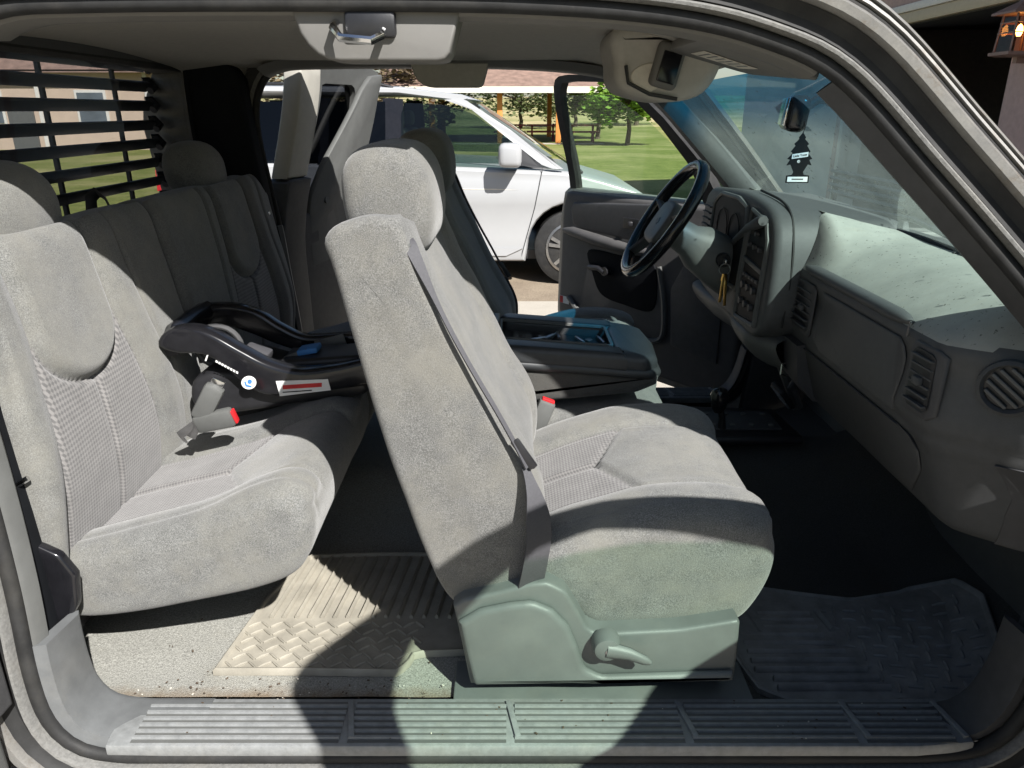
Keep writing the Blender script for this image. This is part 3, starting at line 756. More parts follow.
# roof-edge striker housings
for side in (0, 1):
    f = (lambda v: mir(v)) if side else (lambda v: Vector(v))
    m = MB()
    m.prism([(-.320, 1.165), (-.316, 1.15), (-.310, 1.132), (-.300, 1.117), (-.287, 1.105), (-.272, 1.098), (-.255, 1.096), (-.115, 1.096), (-.104, 1.099), (-.097, 1.108), (-.080, 1.165)], .168, .26, .005, (lambda a, b, d: f((a+.008, d, b))), N=0, arc=3)
    h = m.build('striker_housing', 'beige' if not side else 'headliner', truck)
    m = MB(); m.box(f((-.200, .172, 1.144)), (.072, .03, .036), .006); m.build('striker_plate', 'black', h)
    m = MB(); m.tube([f((-.250, .17, 1.146)), f((-.250, .148, 1.138)), f((-.238, .136, 1.124)), f((-.195, .132, 1.120)), f((-.182, .14, 1.127)), f((-.182, .17, 1.138))], .006, 8); m.build('striker_loop', 'chrome', h)

# ---- A pillar trim
for side in (0, 1):
    f = (lambda v: mir(v)) if side else (lambda v: Vector(v))
    A = []; B = []
    for k in range(13):
        t = k/12
        i = min(range(220), key=lambda i: (PATH[i]-Vector((lerp(.845, .455, t), lerp(.672, 1.068, t), 0))).length)
        p = PATH[i]; A.append(Vector((p.x, oy(p.y)+.012, p.y)))
        B.append(Vector((lerp(.885, .50, t), lerp(.15, .20, t), lerp(.715, 1.085, t))))
    rows = []
    for a, b in zip(A, B):
        mid = a.lerp(b, .5)+Vector((-.022, .03, -.022))
        rows.append([f(a), f(a.lerp(mid, .5)+Vector((-.01, .0, -.008))), f(mid), f(mid.lerp(b, .6)+Vector((-.004, .008, -.004))), f(b), f(b+Vector((.012, -.012, .014))), f(a+Vector((.05, .02, .05)))])
    m = MB(); m.grid(rows, closed_u=True); m.build('pillar_trim', 'trim_dark' if not side else 'dash', truck)

# ---- C pillars / cab rear wall / trim
for side in (0, 1):
    f = (lambda v: mir(v)) if side else (lambda v: Vector(v))
    m = MB(); m.prism([(-1.045, .0), (-1.045, .7), (-1.02, 1.17), (-.87, 1.17), (-.842, 1.12), (-.836, .9), (-.825, .55), (-.81, .3), (-.805, .1), (-.80, -.01)], .03, .12, .02, (lambda a, b, d: f((a, d+.9*oy(b), b))), N=80, arc=3); m.build('corner_trim', 'trim_black', truck)
m = MB(); m.box((-1.07, YC, .36), (.05, 1.6, .78)); m.box((-1.04, YC, 1.175), (.04, 1.45, .05)); m.build('cab_back', 'trim_dark', truck)
m = MB()
m.tube([(-1.055, .20, .75), (-1.03, .20, 1.152), (-1.03, 1.585, 1.152), (-1.055, 1.60, .75), (-1.055, .20, .75)], .012, 8); m.build('window_surround', 'rubber', truck)
m = MB(); m.grid([[Vector((-1.055, y, .745)), Vector((-1.03, y, 1.155))] for y in (.20, .7, 1.2, 1.59)]); m.build('rear_window', 'rearglass', truck)

# ---- windshield
def wsp(t, s):   # t across 0..1, s from base 0 to header 1
    y = lerp(lerp(.135, .165, s), lerp(1.605, 1.575, s), t); q = 1-((t-.5)*2)**2
    return Vector((lerp(.885+.10*q, .50+.05*q, s), y, lerp(.705+.03*q, 1.09+.02*q, s)+.015*math.sin(math.pi*s)))
m = MB(); m.grid([[wsp(i/24, j/12) for i in range(25)] for j in range(13)]); m.build('windshield', 'windshield', truck)
m = MB()
m.tube([wsp(i/24, .012)+Vector((.0, 0, .0)) for i in range(25)], .009, 6, flat=(1, 1.6)); 
for t in (0, 1): m.tube([wsp(t, j/12) for j in range(13)], .011, 6)
m.build('windshield_seal', 'rubber', truck)
m = MB(); m.tube([wsp(.10, .03)+Vector((.02, 0, .02)), wsp(.5, .035)+Vector((.025, 0, .025)), wsp(.80, .05)+Vector((.02, 0, .02))], .007, 6); m.tube([wsp(.12, .015)+Vector((.06, 0, .0)), wsp(.3, .05)+Vector((.02, 0, .025))], .006, 6); m.build('wiper', 'black', truck)

# ---- dashboard (passenger side sweep)
DP = [(1.06, .70), (1.0, .735), (.93, .742), (.86, .728), (.80, .700), (.762, .678), (.738, .660), (.728, .644), (.730, .626), (.737, .60), (.733, .56), (.728, .52), (.733, .494), (.742, .482), (.740, .470), (.752, .45), (.770, .40), (.792, .33), (.806, .305), (.84, .29), (.95, .27), (1.1, .3)]
def ddx(y):
    q = max(0, .222-y); return 1.8*(q-.018*(1-math.exp(-q/.018)))
dash = None
DPs = cr_open([Vector((a, 0, b)) for a, b in DP], 90)
m = MB(); ys = [.045, .055, .07, .085, .10, .115]+[.13+i*.02 for i in range(41)]
rows = []
for y in ys:
    e = .03*sm(.075, .045, y)
    tz = lambda x: .71+(1.06-x)/.07*.032 if x > .99 else (.742+(.99-x)/.06*.013 if x > .93 else (.755+(.93-x)/.13*.030))
    bl = sm(.72, .93, y)
    up_ = lambda p: bl*sm(.735, .80, p.x)*(tz(p.x)-p.z) if p.z > .64 else 0
    rows.append([Vector((p.x+ddx(y)*sm(.55, .70, p.z)*1.0+ddx(y)*.75*(1-sm(.55, .70, p.z))+e, y, p.z+up_(p)-(e*.4 if p.z > .6 else 0)+.0015*nz((p.x, y, p.z), 6))) for p in DPs])
V = m.grid(rows)
for fc in m.bm.faces:
    c = fc.calc_center_median()
    if c.z > .650 and c.x > .735+ddx(c.y): fc.material_index = 1
dash = m.build('dashboard', ['dash', 'dashtop'], truck, angle=180)
m = MB(); m.grid([[Vector((p.x, y, p.z-.001)) for p in cr_open([(1.06, 0, .71), (.99, 0, .742), (.93, 0, .755), (.86, 0, .77), (.80, 0, .785)], 14)] for y in (.93, .96, 1.2, 1.4, 1.6, 1.66)]); m.build('dash_top', 'dashtop', dash, angle=180)
def dface(y, z):     # point on passenger dash face
    best = min(DPs, key=lambda p: abs(p.z-z)+(10 if (p.x > .80) else 0))
    k = sm(.55, .70, z)
    return best.x+ddx(y)*(k+.75*(1-k))
def onface(poly, th, r, name, mat, parent, N=40, base=0.):
    m = MB(); m.prism(poly, base, base+th, r, lambda a, b, d: Vector((dface(a, b)-d, a, b)), N=N, arc=2); return m.build(name, mat, parent, angle=50)
onface([(.325, .490), (.315, .56), (.325, .632), (.70, .632), (.715, .56), (.70, .490)], .006, .004, 'airbag_cover', 'dash', dash, base=-.001)
gb = onface([(.31, .325), (.255, .40), (.255, .455), (.29, .466), (.98, .466), (.98, .325)], .009, .006, 'glove_box', 'dash', dash, base=-.001)
onface([(.155, .30), (.135, .40), (.145, .462), (.06, .466), (.06, .30)], .007, .005, 'end_panel', 'trim_dark', dash, base=-.001)
def vent(y0, y1, z0, z1, slats, name='air_vent'):
    rr = lambda a0, a1, b0, b1, k: [(a0+k, b0), (a1-k, b0), (a1, b0+k), (a1, b1-k), (a1-k, b1), (a0+k, b1), (a0, b1-k), (a0, b0+k)]
    v = onface(rr(y0, y1, z0, z1, .012), .006, .004, name, 'trim_dark', dash, N=0)
    m = MB(); m.prism(rr(y0+.012, y1-.012, z0+.012, z1-.010, .008), .0062, .0072, 0, lambda a, b, d: Vector((dface(a, b)-d, a, b)), N=0); m.build('vent_opening', 'black', v)
    m = MB()
    for k in range(slats):
        z = lerp(z0+.024, z1-.022, k/(slats-1)); yy0, yy1 = y0+.014, y1-.014
        m.beam((dface(yy0, z)-.011, yy0, z), (dface(yy1, z)-.011, yy1, z), .012, .004, .001)
    m.box((dface((y0+y1)/2, (z0+z1)/2)-.016, (y0+y1)/2, (z0+z1)/2), (.014, .022, .016), .004)
    m.build('louvre', 'dash', v)
vent(.745, .865, .505, .635, 6); vent(.198, .288, .515, .645, 6)
# round end vent
rc = Vector((dface(.148, .600)-.004, .144, .602))
ax = Vector((-.62, -.78, .03)).normalized(); ex = ax.cross(Vector((0, 0, 1))).normalized(); ez = ex.cross(ax)
circ = lambda r, d: [rc+ax*d+ex*r*math.cos(2*math.pi*k/32)+ez*r*math.sin(2*math.pi*k/32) for k in range(32)]
m = MB(); m.loft([circ(.048, -.01), circ(.047, .008), circ(.041, .012), circ(.036, .004)], cap=False); rv = m.build('round_vent', 'dash', dash)
m = MB(); m.loft([circ(.040, .000), circ(.0395, .001)]); m.build('vent_opening', 'black', rv)
m = MB()
for k in (-2, -1, 0, 1, 2):
    h = math.sqrt(max(0, .034**2-(k*.013)**2)); a = (ex*.8+ez*.6).normalized(); b = ax.cross(a)
    m.beam(rc+ax*.006+b*k*.013-a*h, rc+ax*.006+b*k*.013+a*h, .006, .008, .002, up=ax)
m.build('louvre', 'trim_mid', rv)
# pad lip (thin raised roll with a notch) and small chrome clip
m = MB(); m.tube([(dface(y, .655)+.006, y, .662) for y in [.325+i*.031 for i in range(18)]], [.003, .010]+[.013]*14+[.010, .003], 10, flat=(1., 1.5)); m.build('pad_lip', 'dash', dash, angle=180)
m = MB(); m.beam((dface(.315, .645)-.001, .313, .668), (dface(.315, .645)-.003, .313, .640), .004, .003); m.build('pad_clip', 'chrome', dash)
m = MB()
for i in range(14): m.box((.965, .30+i*.022, .7445), (.05, .006, .004), .001)
m.build('defroster_grille', 'trim_dark', dash)

# ---- instrument pod
def podx(z): return .655+.06*(z-.62)
PO = [(.862, .52), (.868, .66), (.905, .755), (.99, .797), (1.20, .812), (1.45, .800), (1.58, .78), (1.625, .70), (1.625, .55), (1.58, .475), (1.30, .45), (1.06, .45), (.93, .455)]
m = MB(); m.prism(PO, .0, .34, .022, lambda a, b, d: Vector((podx(b)+d, a, lerp(b, min(b, .765), d/.34))), N=110, arc=4, smooth_poly=True, nm=4, round1=False); pod = m.build('instrument_pod', 'dash', dash, angle=60)
def podp(poly, d0, d1, r, name, mat, parent=pod, N=0, sp=False):
    m = MB(); m.prism(poly, -d0, -d1, r, lambda a, b, d: Vector((podx(b)+d, a, b)), N=N, arc=2, smooth_poly=sp); return m.build(name, mat, dash)
podp([(1.115, .56), (1.11, .70), (1.135, .765), (1.22, .782), (1.40, .778), (1.455, .75), (1.46, .60), (1.44, .54), (1.25, .53)], -.01, .004, 0, 'instrument_cluster', 'void', N=60, sp=True)
podp([(.925, .64), (.925, .70), (.955, .745), (1.07, .765), (1.075, .65)], -.01, .004, 0, 'radio_panel', 'void')
podp([(.925, .50), (.925, .625), (1.075, .635), (1.075, .485)], -.01, .004, 0, 'climate_panel', 'void')
podp([(1.49, .62), (1.49, .74), (1.585, .735), (1.585, .62)], -.01, .004, 0, 'side_vent', 'black')
m = MB()
for k in range(6): m.beam((podx(.63+k*.02)-.007, 1.495, .63+k*.02), (podx(.63+k*.02)-.007, 1.58, .63+k*.02), .01, .004)
m.build('louvre', 'trim_dark', dash)
m = MB()
def fr(poly, r=.007):
    pts = [Vector((podx(b)-.004, a, b)) for a, b in poly]; pts.append(pts[0])
    m.tube(resample(pts, 40), r, 6)
fr([(1.105, .545), (1.10, .70), (1.13, .775), (1.22, .79), (1.40, .786), (1.465, .755), (1.47, .60), (1.45, .535)]); fr([(.915, .49), (.915, .71), (.95, .757), (1.08, .775), (1.085, .475)])
m.beam((podx(.635)-.004, .92, .632), (podx(.64)-.004, 1.08, .642), .012, .014, .003)
m.build('bezel', 'trim_mid', dash)
for z in (.53, .575, .685, .72):
    for y in (.955, 1.0, 1.045):
        if z > .7 and y < .96: continue
        m = MB(); m.tube([(podx(z)-.004, y, z), (podx(z)-.014, y, z)], .010 if z < .6 else .007, 10); m.build('control_knob', 'trim_dark', dash)
for k in range(5):
    m = MB(); m.box((podx(.6)-.008, .94+k*.028, .603), (.008, .02, .010), .002); m.build('push_button', 'trim_dark', dash)
m = MB(); sm_pts = cr_open([(podx(.50)+.05, .8605, .50), (podx(.60)+.052, .864, .62), (podx(.68)+.05, .882, .715), (podx(.76)+.05, .93, .775), (podx(.80)+.05, 1.02, .803), (podx(.8)+.05, 1.2, .8135)], 40)
m.tube(sm_pts, .0035, 6); m.build('trim_seam', 'rubber', dash)
m = MB()
for yc, zc, r in ((1.22, .69, .055), (1.35, .69, .055), (1.285, .60, .03)):
    m.tube([(podx(zc)-.0055+r*0, yc+r*math.cos(a), zc+r*math.sin(a)) for a in [2*math.pi*k/28 for k in range(29)]], .002, 5)
m.build('gauge_ring', 'void', dash)
# knee panel below the pod
KP = cr_open([(.70, 0, .47), (.655, 0, .457), (.645, 0, .442), (.655, 0, .415), (.685, 0, .378), (.73, 0, .355), (.80, 0, .345), (.95, 0, .36)], 30)
m = MB(); rows = [[Vector((p.x+.05*sm(1.0, .88, y)+(.03*math.exp(-((y-1.27)/.10)**2) if p.z > .33 else 0), y, p.z)) for p in KP] for y in [.875+i*.025 for i in range(31)]]; m.grid(rows); m.build('knee_panel', 'trim_mid', dash, angle=180)
m = MB(); m.loft([[Vector((x, y, z)) for x, z in ((.72, .47), (.735, .37), (.78, .32), (1.0, .30), (1.0, .5))] for y in (.80, .90)]); m.build('centre_filler', 'trim_dark', dash)
m = MB(); m.tube([(.742, .885, .40), (.722, .885, .395), (.722, .885, .365), (.742, .885, .36)], .004, 6); m.build('hook', 'chrome', dash)
m = MB(); m.box((1.12, YC, .35), (.04, 1.5, .72)); m.build('firewall', 'trim_mid', truck)
# side kick panels
for side in (0, 1):
    f = (lambda v: mir(v)) if side else (lambda v: Vector(v))
    m = MB(); m.prism([(.875, -.06), (.90, .2), (.90, .62), (1.12, .62), (1.12, -.06)], .06, .10, .01, (lambda a, b, d: f((a, d, b)))); m.build('kick_panel', 'trim_dark', truck)

# ---- steering column and wheel
wc = Vector((.455, 1.27, .722)); wa = Vector((.84, 0, -.54)).normalized(); wu = Vector((.54, 0, .84)).normalized(); wy = Vector((0, 1, 0))
def wp(r, a, d=0.): return wc+wy*r*math.cos(a)+wu*r*math.sin(a)+wa*d
m = MB(); rings = []
for d, ry, ru, e in ((.05, .045, .045, 1.), (.10, .05, .05, .9), (.14, .072, .07, .8), (.22, .078, .08, .7), (.30, .08, .085, .7), (.36, .075, .08, .7)):
    rr = []
    for k in range(24):
        a = 2*math.pi*k/24; ca, sa = math.cos(a), math.sin(a)
        rr.append(wc+wa*d+wy*ry*math.copysign(abs(ca)**e, ca)+wu*(ru*math.copysign(abs(sa)**e, sa)-.01))
    rings.append(rr)
m.loft(rings); colm = m.build('steering_column', 'trim_mid', truck)
m = MB(); s0 = wc+wa*.20+wu*.06-wy*.06; m.tube([s0, s0-wy*.12+wu*.05-wa*.03, s0-wy*.26+wu*.075-wa*.06, s0-wy*.27+wu*.076-wa*.062], [.010, .013, .017, .012], 10); m.build('shift_stalk', 'trim_dark', colm)
m = MB(); s0 = wc+wa*.20-wu*.0-wy*.072; m.tube([s0, s0-wy*.018], [.022, .020], 14); m.build('ignition_lock', 'black', colm)
IGN = s0-wy*.018
m = MB(); m.tube([wc+wa*.34-wu*.03, Vector((.80, 1.25, .40)), Vector((.93, 1.25, .12))], .018, 8); m.build('steering_shaft', 'trim_mid', colm)
m = MB(); N = 64; rings = []
for k in range(N):
    a = 2*math.pi*k/N
    c = wp(.183, a); rad = (wy*math.cos(a)+wu*math.sin(a))
    rings.append([c+rad*.0175*math.cos(b)+wa*.019*math.sin(b) for b in [2*math.pi*q/10 for q in range(10)]])
m.grid(rings, closed_u=True, closed_v=True); sw = m.build('steering_wheel', 'gloss', truck, angle=180)
m = MB()
m.prism([(-.085, -.03), (-.065, .05), (.065, .05), (.085, -.03), (.06, -.075), (-.06, -.075)], -.012, .05, .014, lambda a, b, d: wc+wy*a+wu*b+wa*(d), N=48, arc=3, smooth_poly=True); hub = m.build('airbag_hub', 'trim_mid', sw)
for a0, b0 in ((R(12), .07), (R(168), .07), (R(232), .06), (R(308), .06)):
    m = MB(); m.tube([wp(b0, a0, .012), wp(.13, a0, .008), wp(.182, a0, 0)], .013, 8, flat=(1.3, .8), up=wa); m.build('spoke', 'trim_dark', sw)
m = MB(); m.prism([(-.020, -.006), (-.008, -.006), (-.008, -.011), (.008, -.011), (.008, -.004), (.020, -.004), (.018, .006), (.008, .006), (.008, .011), (-.008, .011), (-.008, .004), (-.018, .004)], -.0135, -.0125, 0, lambda a, b, d: wc+wy*a+wu*(b-.012)+wa*d); m.build('emblem', 'trim_dark', sw)
m = MB(); m.box(wc+wa*.018-wy*.085-wu*.055, (.025, .05, .03), .006); m.build('switch_pod', 'gloss', sw)
# keys
kr = empty('key_ring', IGN-Vector((0, .005, 0)), 'small key ring with brass keys hanging from the ignition', 'keys')
k0 = IGN-Vector((0, .012, 0))
m = MB(); m.box(k0, (.006, .024, .014), .002); m.build('key_head', 'steel', kr)
rcx = k0+Vector((.0, -.004, -.022)); m = MB(); m.tube([rcx+Vector((.016*math.cos(a), 0, .016*math.sin(a))) for a in [2*math.pi*q/24 for q in range(25)]], .0018, 6); m.build('ring', 'steel', kr)
for dx, dz in ((-.006, -.085), (.009, -.095)):
    b = rcx+Vector((0, -.002, -.014)); m = MB(); m.tube([b, b+Vector((dx*.5, 0, -.02))], .007, 8, flat=(1, .25)); m.beam(b+Vector((dx*.5, 0, -.018)), b+Vector((dx, 0, dz)), .003, .009, .001, up=(1, 0, 0)); m.build('key', 'brass', kr)

# ---- floor console tray with cup holders, 4x4 lever, pedals
m = MB(); m.prism([(.40, .865), (.40, 1.12), (.79, 1.09), (.81, .875)], .158, .185, .012, lambda a, b, d: Vector((a, b, d)), N=60, arc=3); fc_ = m.build('floor_tray', 'black', truck)
for x, y in ((.46, .925), (.46, 1.04)):
    m = MB(); cc = Vector((x, y, .187)); m.tube([cc+Vector((.042*math.cos(a), .042*math.sin(a), 0)) for a in [2*math.pi*q/28 for q in range(29)]], .005, 6); m.build('cup_holder_rim', 'trim_dark', fc_)
m = MB(); m.box((.65, .985, .187), (.22, .13, .006), .003); m.build('shift_plate', 'trim_dark', fc_)
m = MB()
for i in range(4):
    for j in range(2): m.tube([(.57+i*.055, .945+j*.08, .189), (.57+i*.055, .945+j*.08, .194)], .008, 8)
m.build('plate_stud', 'trim_mid', fc_)
lv0 = P(722, 428, .93); lv1 = P(719, 402, .93)
m = MB(); m.tube([Vector((lv0.x, .93, .175)), Vector((lv0.x-.003, .93, .22)), Vector((lv1.x, .93, lv1.z))], [.014, .009, .010], 10); fl = m.build('transfer_lever', 'black', truck)
m = MB(); k = Vector((lv1.x, .93, lv1.z)); m.tube([k+Vector((0, 0, -.03)), k+Vector((0, 0, -.01)), k+Vector((0, 0, .02)), k+Vector((0, 0, .036)), k+Vector((0, 0, .042))], [.012, .022, .026, .020, .006], 14); m.build('knob', 'gloss', fl)
pd = P(783, 395, 1.2)
m = MB(); rot = Matrix.Rotation(R(52), 4, 'Y'); m.box(pd, (.07, .10, .018), .006, rot)
bp = m.build('brake_pedal', 'rubber', truck)
m = MB()
for k in range(5): m.box(pd+rot.to_3x3() @ Vector((-.026+k*.013, 0, -.011)), (.004, .09, .005), .001, rot)
m.build('pedal_ribs', 'trim_mid', bp)
m = MB(); m.tube([pd+Vector((.02, 0, .02)), pd+Vector((.07, .02, .12)), pd+Vector((.12, .02, .25))], .010, 8); m.build('pedal_arm', 'trim_dark', bp)

# ---- sill scuff plate
for side in (0, 1):
    f = (lambda v: mir(v)) if side else (lambda v: Vector(v))
    m = MB(); m.prism([(-.70, -.012), (-.60, -.014), (.70, -.014), (.80, -.004), (.815, .098), (-.68, .098), (-.71, .05)], -.02, .004, .004, (lambda a, b, d: f((a, b, d))), N=0, arc=2)
    seg = [(-.66, -.30), (-.285, -.01), (.005, .30), (.315, .60), (.615, .77)]
    for a, b in seg:
        for k in range(6):
            y = .004+k*.0145
            m.loft([[f((x, y+dy, dz)) for dy, dz in ((-.0036, .003), (-.0022, .0085), (.0022, .0085), (.0036, .003))] for x in (a, b)])
        for k in range(7):
            y = .004+(k-.5)*.0145; m.box(f(((a+b)/2, y, .0042)), (b-a, .0068, .0012), 0, None, 1)
        if b-a > .1: m.box(f((b+.012, .045, .0065)), (.010, .085, .006), .001, Matrix.Rotation(R(12), 4, 'Z'))
    m.build('scuff_plate', ['scuff', 'trim_mid'], truck)
    # corner kick pieces of the sill
    m = MB(); R_ = strip([(.0, .015), (-.003, .05), (-.012, .10), (-.024, .112), (-.030, .10), (-.02, .02)], 205, 222, side); m.loft(R_); m.build('sill_corner', 'sillcorner', truck)
    m = MB(); R_ = strip([(.0, .016), (-.006, .022), (-.010, .045), (.0, .06), (.012, .05)], 186, 208, side); m.loft(R_); m.build('jamb_trim', 'trim_mid', truck)
    m = MB(); R_ = strip([(.0, .02), (-.003, .05), (-.008, .09), (-.018, .10), (-.024, .09), (-.015, .02)], 56, 68, side); m.loft(R_); m.build('sill_corner', 'trim_dark', truck)
m = MB(); m.box((.17, .150, -.008), (.56, .105, .02), .004); m.build('seat_riser', 'seatbase', truck)

# ================================================================== SEATS
def bucket_seat():
    # base valance (outboard, with raised dome and ledge)
    y0 = .10
    out = XZ([(453, 607), (462, 600), (500, 592), (530, 584), (548, 583), (566, 592), (580, 615), (588, 630), (600, 634), (680, 630), (741, 620), (738, 655), (734, 681), (600, 683), (470, 685), (463, 650)], y0)
    m = MB(); m.prism(out, y0, .62, .008, fXZ, N=110, arc=3)
    dome = XZ([(459, 618), (480, 606), (510, 600), (532, 598), (552, 606), (568, 622), (578, 645), (584, 664), (600, 672), (733, 668), (732, 677), (600, 679), (474, 681), (466, 650)], y0)
    m.prism(dome, y0+.004, y0-.016, .012, fXZ, N=110, arc=3, round1=True)
    base = m.build('bucket_seat', 'seatbase', truck, angle=35)
    # recline lever
    lc = P(607, 649, .075)
    m = MB(); m.tube([(lc.x, .10, lc.z), (lc.x, .082, lc.z), (lc.x, .070, lc.z), (lc.x, .066, lc.z)], [.026, .026, .022, .012], 20)
    l1 = P(650, 657, .075); m.tube([(lc.x, .074, lc.z), (lerp(lc.x, l1.x, .5), .070, lerp(lc.z, l1.z, .35)), (l1.x-.01, .066, l1.z), (l1.x, .064, l1.z-.004)], [.016, .012, .009, .004], 10, flat=(1.0, .8))
    lev = m.build('recline_lever', 'seatbase', base)
    m = MB(); m.tube([(lc.x+.002, .067, lc.z), (lc.x+.002, .0645, lc.z)], .006, 10); m.build('lever_bolt', 'steel', base)
    # cushion
    prof = [(-.02, .20), (.04, .195), (.10, .160), (.155, .124), (.25, .125), (.36, .130), (.42, .138), (.455, .185), (.474, .25), (.470, .305), (.440, .345), (.36, .362), (.25, .355), (.12, .316), (.02, .275), (-.04, .27), (-.05, .235)]
    yc, hw = .41, .27
    def seamx(t): return .175+.13*abs(t)
    def disp(a, b, d, na, nb):
        t = (d-yc)/hw; o = 0
        if nb > .35:
            up = sm(.35, .7, nb)
            o += up*.016*sm(.42, .70, abs(t))*(1-.6*sm(.80, 1., abs(t)))
            g = abs(abs(t)-.52)*hw; o -= up*.008*math.exp(-(g/.007)**2)
            if abs(t) < .52:
                dx = abs(a-seamx(t)); o -= up*.007*math.exp(-(dx/.007)**2)
                if a < seamx(t): o -= up*.004; o -= up*.007*math.exp(-(t*hw/.007)**2)
        if na > .3: o += .004*math.exp(-(t/.8)**2)
        # welt seam along the side
        o -= .0035*math.exp(-((d-.185)/.005)**2)*sm(-.2, .3, nb)
        return o+.0022*nz((a, d, b), 11)
    def insf(a, b, d, na, nb):
        t = (d-yc)/hw
        return 1.0 if (nb > .4 and abs(t) < .51 and a < seamx(t)-.002) else 0.
    m = MB(); m.prism(prof, .135, .685, .036, fXZ, N=150, smooth_poly=True, arc=7, nm=80, capfan=True, side=.006, disp=disp, insf=insf); m.build('cushion', 'cloth', base, angle=180)
    # backrest
    yb = .15
    pb = XZ([(326, 242), (333, 228), (350, 220), (371, 215), (388, 217), (399, 229), (408, 253), (425, 290), (455, 345), (487, 410), (515, 462), (528, 492), (531, 520), (528, 550), (516, 578), (497, 596), (474, 603), (455, 597), (440, 578), (425, 545), (400, 480), (375, 405), (350, 320), (333, 262)], yb)
    def dispb(a, b, d, na, nb):
        t = (d-yc)/.28; o = 0
        if na > .4:
            o += .014*sm(.45, .7, abs(t))*(1-.5*sm(.8, 1., abs(t)))*sm(.4, .7, na)
            o += .012*math.exp(-((b-.38)/.12)**2)
            o -= .006*math.exp(-((abs(t)-.55)*.28/.007)**2)
        o += .003*math.exp(-((d-.172)/.004)**2)*0
        if nb > .4: o -= .06*sm(.16, .25, d)*sm(.4, .8, nb)
        return o+.0016*nz((a, d, b), 9)
    m = MB(); m.prism(pb, .128, .69, .016, fXZ, N=170, smooth_poly=True, arc=6, nm=60, capfan=True, side=.006, disp=dispb)
    bk = m.build('backrest', 'cloth_side', base, angle=180)
    # welt piping on the rear edge of the side panel
    m = MB(); pp = [Vector((x, .1315, z)) for x, z in XZ([(331, 240), (345, 290), (365, 355), (390, 430), (412, 495), (432, 545), (448, 578)], .13)]; m.tube(cr_open(pp, 40), .0022, 6); m.build('piping', 'cloth_side', base)
    # headrest: rounded pad seen from the side
    hp = XZ([(336, 182), (343, 158), (360, 146), (384, 143), (408, 149), (424, 168), (432, 195), (434, 228), (426, 252), (402, 262), (368, 254), (344, 228)], .265)
    m = MB()
    rings = []
    pts = cr_closed(hp, 56); cen = sum(pts, Vector())/56
    for k in range(25):
        s_ = math.sin(math.pi*(k/24-.5)); f_ = (1-abs(s_)**7)**(1/3.2) if abs(s_) < 1 else 0.0
        f_ = max(f_, .02)
        rings.append([Vector(((cen.lerp(p, .35+.65*f_ if f_ > .03 else .35)).x, .405+s_*.145, (cen.lerp(p, .35+.65*f_ if f_ > .03 else .35)).y)) for p in pts])
    m.loft(rings); hr = m.build('headrest', 'cloth_side', base, angle=180)
    m = MB()
    for y in (.36, .48): m.tube([(cen.x-.01, y, cen.y-.05), (cen.x-.0, y, cen.y-.20)], .006, 8)
    m.build('headrest_post', 'chrome', base)
    # shoulder belt: out of the shoulder, down the front edge, lap belt to the base
    def ribbon(pts, w, name, tn=.0016, nvec=(0, -1, 0)):
        pts = cr_open(pts, 40); mm = MB(); rows = []
        for i, p in enumerate(pts):
            t = (pts[min(i+1, 39)]-pts[max(i-1, 0)]).normalized(); ww = w(i/39) if callable(w) else w
            nv = Vector(nvec(i/39) if callable(nvec) else nvec); nv = (nv-t*nv.dot(t)).normalized(); b = t.cross(nv)
            rows.append([p+b*ww/2+nv*tn, p-b*ww/2+nv*tn, p-b*ww/2-nv*tn, p+b*ww/2-nv*tn])
        mm.loft(rows); return mm.build(name, 'belt', base, angle=50)
    bp_ = [P(403, 232, .175), P(412, 250, .140), P(444, 318, .122), P(470, 366, .118), P(496, 410, .116), P(516, 446, .114), P(527, 468, .112)]
    ribbon(bp_, lambda t: lerp(.026, .008, sm(0, .35, t)), 'shoulder_belt', nvec=lambda t: (lerp(.45, .80, t), -.7, .2))
    lp_ = [P(525, 466, .120), P(535, 500, .105), P(539, 535, .098), P(535, 565, .10), P(530, 588, .112)]
    ribbon(lp_, lambda t: lerp(.014, .047, sm(0, .45, t)), 'lap_belt', nvec=lambda t: (lerp(.6, .35, t), -.92, .1))
    m = MB(); a = P(514, 440, .115); b = P(534, 468, .115); m.beam(a, b, .006, .016, .003, up=(1, 0, .5)); m.tube([a+Vector((.004, 0, 0)), b], .003, 6); m.build('latch_plate', 'black', base)
    m = MB(); g = P(404, 240, .165); m.box(g, (.030, .055, .010), .004, Matrix.Rotation(R(35), 4, 'Y')); m.build('belt_guide', 'trim_mid', base)
    # buckle on the inboard side
    b0 = P(533, 436, .70); b1 = P(548, 401, .70)
    m = MB(); m.beam(b0, b1, .042, .026, .006, up=(0, 1, 0)); bu = m.build('buckle', 'trim_mid', base)
    m = MB(); dv = (b1-b0).normalized(); m.beam(b1-dv*.001, b1+dv*.006, .032, .016, .002, up=(0, 1, 0)); m.build('buckle_button', 'red', base)
    m = MB(); m.tube([b0, b0-dv*.06, b0-dv*.12], .010, 8, flat=(1.6, .6)); m.build('buckle_stalk', 'trim_dark', base)
    tag(base, 'grey cloth bucket seat')
    return base
seat = bucket_seat(); tag(seat, 'grey cloth passenger bucket seat nearest the camera, partly in sun')
s2 = copy_tree(seat, truck); s2.scale = (1, -1, 1); s2.location.x = -.045
tag(s2, 'grey cloth driver bucket seat behind the passenger seat, in shade')

